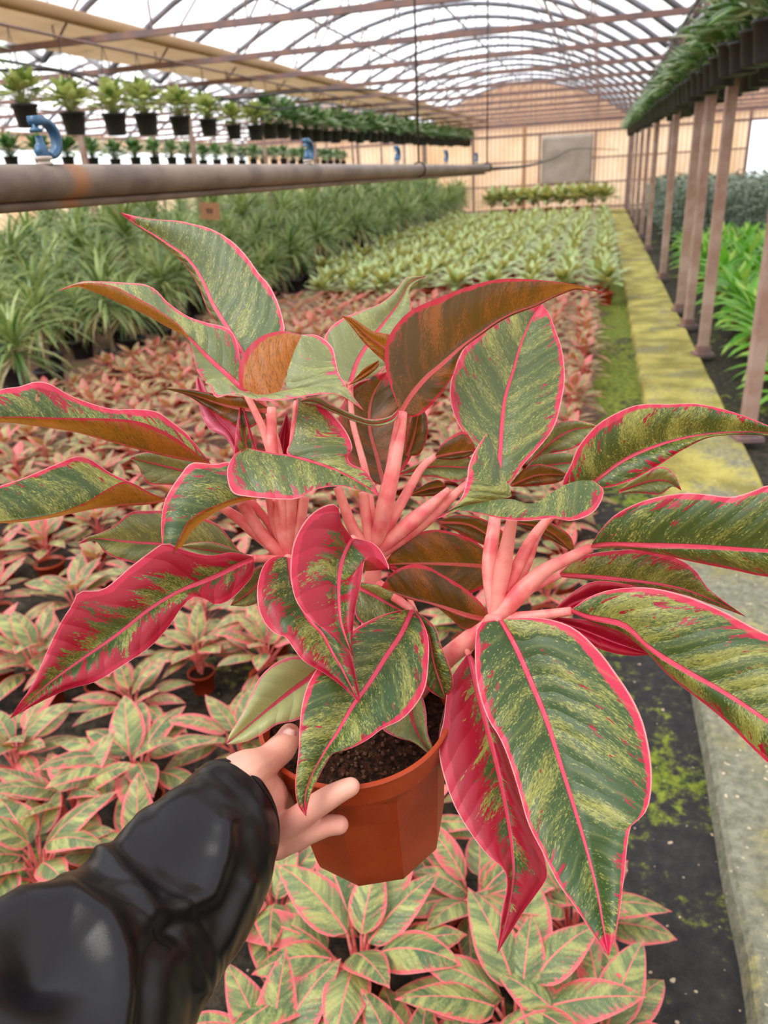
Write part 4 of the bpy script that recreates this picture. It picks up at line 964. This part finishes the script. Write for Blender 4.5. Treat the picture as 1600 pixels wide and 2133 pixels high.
leaf(A=[(500, 1150), (478, 1120), (450, 1090), (400, 1072), (343, 1064), (309, 1064), (272, 1067), (242, 1092), (211, 1109), (181, 1119), (162, 1134)], Mi=[(500, 1158), (430, 1148), (340, 1134), (269, 1129), (201, 1122), (162, 1134)], B=[(500, 1165), (420, 1180), (340, 1185), (269, 1170), (242, 1163), (218, 1150), (198, 1127), (162, 1134)], d=(.595, .585, .57), red=.05, pale=.3, label='green leaf with a slender pink tip behind the drooping dark one', pet=pc(C1, (560, 1165, .59, 14), (500, 1158, .596, 10)))
leaf(A=[(520, 1158), (480, 1140), (440, 1129), (400, 1131), (372, 1138)], Mi=[(520, 1162), (460, 1150), (372, 1138)], B=[(520, 1170), (460, 1168), (410, 1158), (372, 1138)], d=(.58, .575, .575), red=.0, pale=.6)
leaf(A=[(545, 1180), (515, 1195), (495, 1225), (480, 1262)], Mi=[(550, 1190), (530, 1225), (480, 1262)], B=[(555, 1200), (548, 1245), (520, 1262), (480, 1262)], d=(.59, .59, .585), red=.1, pale=.2)
# -- centre back
leaf(A=[(1022, 1287), (1002, 1256), (965, 1223), (920, 1196), (885, 1178), (850, 1177), (815, 1195), (794, 1223)], Mi=[(1020, 1290), (1004, 1289), (965, 1279), (920, 1264), (867, 1250), (832, 1239), (794, 1223)], B=[(1018, 1292), (990, 1304), (965, 1310), (934, 1284), (902, 1261), (860, 1251), (830, 1240), (794, 1223)], d=(.56, .555, .55), red=.02, top=False, ea=-.004, eb=.008, label='dark brown leaf back lying across the middle')
leaf(A=[(1050, 1187), (1015, 1150), (990, 1128), (955, 1113), (920, 1104), (885, 1106), (850, 1121), (820, 1148), (800, 1176)], Mi=[(1050, 1187), (990, 1178), (880, 1174), (800, 1176)], B=[(1050, 1187), (985, 1235), (920, 1228), (850, 1200), (800, 1178)], d=(.61, .605, .60), red=.15, top=False, label='olive leaf back behind the middle, crimson midrib')
leaf(A=[(740, 1212), (775, 1214), (805, 1225), (840, 1250), (885, 1292)], Mi=[(742, 1220), (780, 1240), (830, 1268), (885, 1292)], B=[(738, 1240), (745, 1290), (790, 1310), (840, 1308), (885, 1292)], d=(.585, .58, .58), red=.0, pale=.1)
leaf(A=[(865, 1272), (904, 1303), (919, 1344), (938, 1391), (944, 1425), (930, 1460)], Mi=[(867, 1276), (893, 1325), (905, 1385), (930, 1460)], B=[(868, 1282), (884, 1340), (882, 1400), (892, 1436), (930, 1460)], d=(.565, .55, .55), red=.25, pet=[(850, 1240, .58, 12), (866, 1274, .566, 10)])
leaf(A=[(845, 1450), (805, 1485), (797, 1518), (829, 1537), (857, 1545), (882, 1562), (913, 1590)], Mi=[(850, 1448), (860, 1500), (877, 1540), (913, 1590)], B=[(855, 1445), (879, 1452), (888, 1484), (891, 1525), (903, 1560), (913, 1590)], d=(.56, .545, .535), red=.2, pale=.45, label='small pale leaf drooping over the pot rim')
leaf(A=[(935, 1440), (922, 1490), (914, 1530), (916, 1580), (928, 1625)], Mi=[(940, 1445), (928, 1500), (922, 1560), (928, 1625)], B=[(945, 1450), (936, 1510), (932, 1580), (928, 1625)], d=(.57, .55, .54), red=.3)
leaf(A=[(1100, 965), (1138, 900), (1165, 880), (1205, 876), (1250, 888)], Mi=[(1100, 968), (1150, 920), (1195, 895), (1250, 888)], B=[(1102, 972), (1150, 945), (1200, 932), (1250, 888)], d=(.65, .65, .65), red=.15, pale=.3)
leaf(A=[(1085, 985), (1115, 955), (1150, 944), (1195, 945), (1215, 962)], Mi=[(1085, 990), (1140, 970), (1215, 962)], B=[(1085, 996), (1150, 992), (1190, 985), (1215, 962)], d=(.64, .64, .64), red=.0, pale=.4)
leaf(A=[(1062, 1010), (1090, 978), (1122, 967), (1160, 975), (1185, 990)], Mi=[(1064, 1012), (1120, 990), (1185, 990)], B=[(1066, 1014), (1110, 1012), (1160, 1006), (1185, 990)], d=(.62, .62, .62), red=.05, top=False)
leaf(A=[(1290, 1020), (1340, 985), (1380, 972), (1402, 985), (1412, 1000), (1420, 1022)], Mi=[(1290, 1024), (1350, 1003), (1390, 1002), (1420, 1022)], B=[(1290, 1028), (1330, 1027), (1375, 1030), (1400, 1014), (1420, 1022)], d=(.60, .60, .60), red=.25, pale=.3)
leaf(A=[(905, 952), (925, 920), (961, 899), (980, 912), (992, 938)], Mi=[(905, 953), (950, 944), (992, 938)], B=[(907, 956), (945, 958), (975, 952), (992, 938)], d=(.61, .61, .61), red=.15, top=False, pet=pc(C2, (840, 1040, .6, 24), (878, 975, .605, 20), (905, 952, .61, 14), w=28))
leaf(A=[(830, 986), (880, 960), (935, 948), (976, 950), (992, 975)], Mi=[(830, 988), (900, 972), (992, 975)], B=[(832, 992), (905, 994), (957, 1004), (992, 975)], d=(.62, .62, .62), red=.15, pale=.35)
leaf(A=[(855, 1028), (890, 1006), (915, 1000), (930, 1012)], Mi=[(855, 1030), (895, 1018), (930, 1012)], B=[(857, 1034), (892, 1034), (922, 1030), (930, 1012)], d=(.63, .63, .63), red=.0, top=False)
leaf(A=[(915, 1085), (955, 1072), (1010, 1082), (1050, 1110), (1062, 1150)], Mi=[(915, 1088), (985, 1096), (1062, 1150)], B=[(918, 1092), (960, 1112), (1003, 1134), (1062, 1150)], d=(.61, .61, .61), red=.35, top=False)
leaf(A=[(1070, 1085), (1130, 1083), (1165, 1098), (1190, 1120), (1197, 1152)], Mi=[(1072, 1088), (1140, 1105), (1197, 1152)], B=[(1076, 1093), (1130, 1116), (1168, 1136), (1197, 1152)], d=(.60, .60, .60), red=.1, top=False)
leaf(A=[(850, 950), (875, 945), (890, 910), (890, 870), (875, 840)], Mi=[(848, 950), (864, 900), (875, 840)], B=[(844, 948), (848, 900), (858, 862), (875, 840)], d=(.63, .63, .63), red=.25, top=False)
# extra petioles that show between the crowns
for pts in ([(602, 1165, .58, 26), (552, 1120, .575, 26), (505, 1048, .57, 22)], [(602, 1165, .58, 24), (585, 1100, .575, 26), (574, 1040, .57, 22)], [(606, 1165, .58, 24), (622, 1100, .575, 26), (634, 1035, .57, 22)],
            [(770, 1150, .595, 24), (735, 1100, .59, 24), (703, 1015, .585, 18)], [(775, 1150, .595, 26), (765, 1090, .59, 24), (757, 1025, .585, 20)], [(785, 1150, .595, 28), (860, 1085, .59, 34), (935, 1020, .60, 14)],
            [(790, 1155, .595, 26), (880, 1090, .60, 28), (975, 1005, .61, 14)], [(1035, 1285, .56, 24), (1095, 1180, .565, 24), (1118, 1120, .57, 18), (1145, 1080, .575, 12)]):
    petiole(pts, HELD)

# ================================================================== person: hand and sleeve
PER = empty('person', pt(300, 1850, .42)); PO = tuple(PER.location)
tag(PER, 'person reaching in from the lower left, black sleeve, left hand gripping the pot', 'person')
def hand():
    m = MB()
    def chain(pts, n=14, seg=None):
        P = [pt(x, y, d) for x, y, d, r in pts]; k = len(P)-1; N = seg or 7*k+1
        Q = catmull(P, N)
        rr = []
        for i in range(N):
            s = i/(N-1)*k; a = min(int(s), k-1); rr.append(pts[a][3]+(pts[a+1][3]-pts[a][3])*(s-a))
        # round both ends
        t0 = (Q[0]-Q[1]).normalized(); t1 = (Q[-1]-Q[-2]).normalized()
        pre = [Q[0]+t0*rr[0]*math.sin(a) for a in (1.45, 1.1, .6)]; post = [Q[-1]+t1*rr[-1]*math.sin(a) for a in (.4, .8, 1.15, 1.42)]
        rr = [rr[0]*math.cos(a) for a in (1.45, 1.1, .6)]+rr+[rr[-1]*math.cos(a) for a in (.4, .8, 1.15, 1.42)]
        m.tube(pre+Q+post, rr, n)
    # forearm and wrist inside the sleeve, into the palm
    chain([(450, 1722, .497, .018), (505, 1672, .505, .0205), (540, 1664, .514, .0195)], 20)
    chain([(490, 1640, .495, .019), (530, 1650, .512, .018), (560, 1665, .53, .013)], 18)
    chain([(495, 1700, .498, .018), (535, 1720, .508, .017), (568, 1735, .517, .0125)], 18)
    chain([(500, 1735, .498, .014), (545, 1752, .508, .0125), (578, 1758, .515, .0105)], 16)
    # thumb
    chain([(478, 1645, .492, .017), (512, 1612, .500, .0165), (546, 1592, .512, .0128), (572, 1572, .522, .0102), (592, 1552, .530, .0104), (603, 1530, .537, .0080)])
    # index, middle (behind the pot), ring and little finger (in front of it)
    chain([(545, 1668, .520, .0105), (580, 1662, .545, .0092), (612, 1668, .575, .0082), (640, 1690, .605, .0070)])
    chain([(552, 1700, .522, .0105), (585, 1698, .552, .0092), (612, 1710, .590, .0082), (650, 1735, .622, .0070)])
    chain([(560, 1745, .515, .0112), (595, 1722, .507, .0095), (636, 1694, .4985, .0086), (678, 1666, .495, .0084), (708, 1649, .4935, .0078), (730, 1639, .4935, .0064)])
    chain([(572, 1762, .517, .0095), (606, 1752, .512, .0084), (645, 1734, .506, .0076), (680, 1720, .5035, .0074), (706, 1718, .5035, .0066)])
    # webs
    chain([(535, 1630, .512, .010), (556, 1650, .528, .008), (575, 1668, .540, .006)])
    chain([(575, 1738, .516, .009), (598, 1738, .512, .0075)])
    o = m.build('hand', M['skin'], PER, PO)
    r = o.modifiers.new('r', 'REMESH'); r.mode = 'VOXEL'; r.voxel_size = .0011; r.use_smooth_shade = True
    sm = o.modifiers.new('s', 'SMOOTH'); sm.factor = .6; sm.iterations = 9
    o['label'] = 'left hand, thumb over the rim and two fingers across the front of the pot'
    # nails: thumb, facing the viewer side
    def nail(px, py, d, dirpx, L, Wd, back):
        c = pt(px, py, d); a = (pt(px+dirpx[0]*10, py+dirpx[1]*10, d)-c).normalized(); vw = (Vector((0, 0, H))-c).normalized(); vw = (vw-a*vw.dot(a)).normalized(); s = a.cross(vw)
        vw = (vw*math.cos(back)+s*math.sin(back)); s = a.cross(vw); m2 = MB(); rows = []
        for i in range(9):
            t = i/8*2-1; w = Wd*(1-abs(t)**3.5*.55); rows.append([c+a*(t*L)+s*(u*w)+vw*(.0008-.0022*u*u-.0006*t*t) for u in (-1, -.6, -.2, .2, .6, 1)])
        m2.grid(rows); o2 = m2.build('fingernail', M['nail'], o, None); o2.location = tuple(-x for x in PO)
        s2 = o2.modifiers.new('s', 'SOLIDIFY'); s2.thickness = .0006
    nail(601, 1536, .5275, (.45, -.9), .0062, .0050, .25)
hand()
def sleeve():
    ST = [((450, 1580), (548, 1776), .500), ((425, 1592), (545, 1825), .490), ((385, 1622), (535, 1885), .478), ((330, 1662), (505, 1945), .462), ((272, 1712), (470, 2010), .445), ((205, 1785), (435, 2065), .428), ((135, 1838), (405, 2125), .410),
          ((60, 1868), (375, 2190), .392), ((-30, 1900), (340, 2260), .372), ((-150, 1970), (280, 2380), .345), ((-330, 2090), (150, 2560), .31), ((-720, 2400), (-200, 3000), .25), ((-1500, 3000), (-900, 3900), .19)]
    N = 200; NT = 150; Cs = []; As = []; K = len(ST)-1
    PA = [pt(a[0], a[1], d) for a, b, d in ST]; PB = [pt(b[0], b[1], d) for a, b, d in ST]
    def cr(P, s):
        k = min(int(s), K-1); t = s-k; a = P[k-1] if k else P[0]*2-P[1]; b = P[k]; c = P[k+1]; d = P[k+2] if k+2 <= K else P[K]*2-P[K-1]
        return .5*((2*b)+(c-a)*t+(2*a-5*b+4*c-d)*t*t+(3*b-a-3*c+d)*t*t*t)
    rows = []
    for i in range(N):
        a = cr(PA, i/(N-1)*K); b = cr(PB, i/(N-1)*K); Cs.append((a+b)/2); As.append((a-b)/2)
    for i in range(N):
        t = (Cs[min(i+1, N-1)]-Cs[max(i-1, 0)]).normalized(); a = As[i]; ra = a.length; ah = a.normalized(); b = t.cross(ah).normalized()
        view = (Vector((0, 0, H))-Cs[i]).normalized()
        if b.dot(view) < 0: b = -b
        rb = ra*.80; row = []; s = i/(N-1)
        for j in range(NT):
            th = 2*PI*j/NT; ca = math.cos(th); sb = math.sin(th)       # th=0 upper edge, 90 deg = towards the viewer
            # folds: broad soft diagonal ridges and a dent behind the cuff
            q = th
            def ridge(s0, th0, ds, dth, slope, amp):
                dq = (q-th0+PI) % (2*PI)-PI; x = (s-s0-slope*dq)/ds; y = dq/dth
                return amp*math.exp(-x*x-y*y)
            f = ridge(.26, .45, .05, .35, .02, .002)
            if sb > -.2:
                P0 = Cs[i]+ah*ca*ra*.985+b*sb*rb; q3 = R3.transposed() @ (P0-Vector((0, 0, H))); X = CX-q3.x/q3.z*F; Y = CY+q3.y/q3.z*F
                def crease(pl, w, amp):
                    best = 1e9
                    for (x0, y0), (x1, y1) in zip(pl, pl[1:]):
                        dx, dy = x1-x0, y1-y0; u = max(0, min(1, ((X-x0)*dx+(Y-y0)*dy)/(dx*dx+dy*dy))); best = min(best, (X-x0-u*dx)**2+(Y-y0-u*dy)**2)
                    return amp*math.exp(-best/(w*w))
                blob = lambda x, y, w, h, amp: amp*math.exp(-((X-x)/w)**2-((Y-y)/h)**2)
                k = min(1, (sb+.2)*3)
                f += k*(crease([(222, 1790), (270, 1838), (318, 1902), (375, 1892), (432, 1862), (462, 1795), (470, 1720)], 24, .0060)+blob(375, 1785, 70, 60, -.0080)
                        + crease([(-40, 1950), (60, 1888), (150, 1880), (215, 1925), (243, 2000), (245, 2080), (225, 2160)], 34, .0100)+blob(95, 2015, 85, 75, -.0130)
                        + crease([(345, 1935), (312, 1985), (300, 2060), (300, 2160)], 30, -.0045)+crease([(285, 1700), (262, 1760), (232, 1795), (140, 1838)], 22, .0035)+crease([(520, 1840), (470, 1960), (420, 2060)], 20, .0035))
            f += .0016*noise.noise(Vector((s*9, ca*1.3, sb*1.3)))*min(1, s*12)+.0007*noise.noise(Vector((s*26, ca*3, sb*3+3)))*min(1, s*12)
            f -= .0011*math.exp(-((s-.047)/.004)**2)          # hem seam
            n_ = (ah*ca/ra+b*sb/rb).normalized()
            row.append(Cs[i]+ah*ca*ra*.985+b*sb*rb+n_*f)
        rows.append(row)
    # inner lining folded back into the cuff
    inn = []
    for k in range(8):
        r0 = rows[0] if k == 0 else rows[min(3*k, N-1)]; cc = Cs[min(3*k, N-1)]
        inn.append([cc+(p-cc)*.95+(Cs[0]-Cs[1]).normalized()*(-.0005 if k else .0004) for p in r0])
    m = MB(); m.grid(inn[::-1]+rows, closed=True)
    o = m.build('jacket_sleeve', M['jacket'], PER, PO); o['label'] = 'shiny black faux-leather sleeve with a stitched cuff'
    # stitches
    m = MB(); ci = int(.045*N)
    for j in range(0, NT):
        p0 = rows[ci][j]; p1 = rows[ci][(j+1) % NT]; c = Cs[ci]; up = (p0-c).normalized()*.0003
        m.tube([p0+up, p0.lerp(p1, .3)+up*2.2, p0.lerp(p1, .62)+up], .00035, 5)
    m.build('stitching', M['thread'], o, None).location = tuple(-x for x in PO)
sleeve()
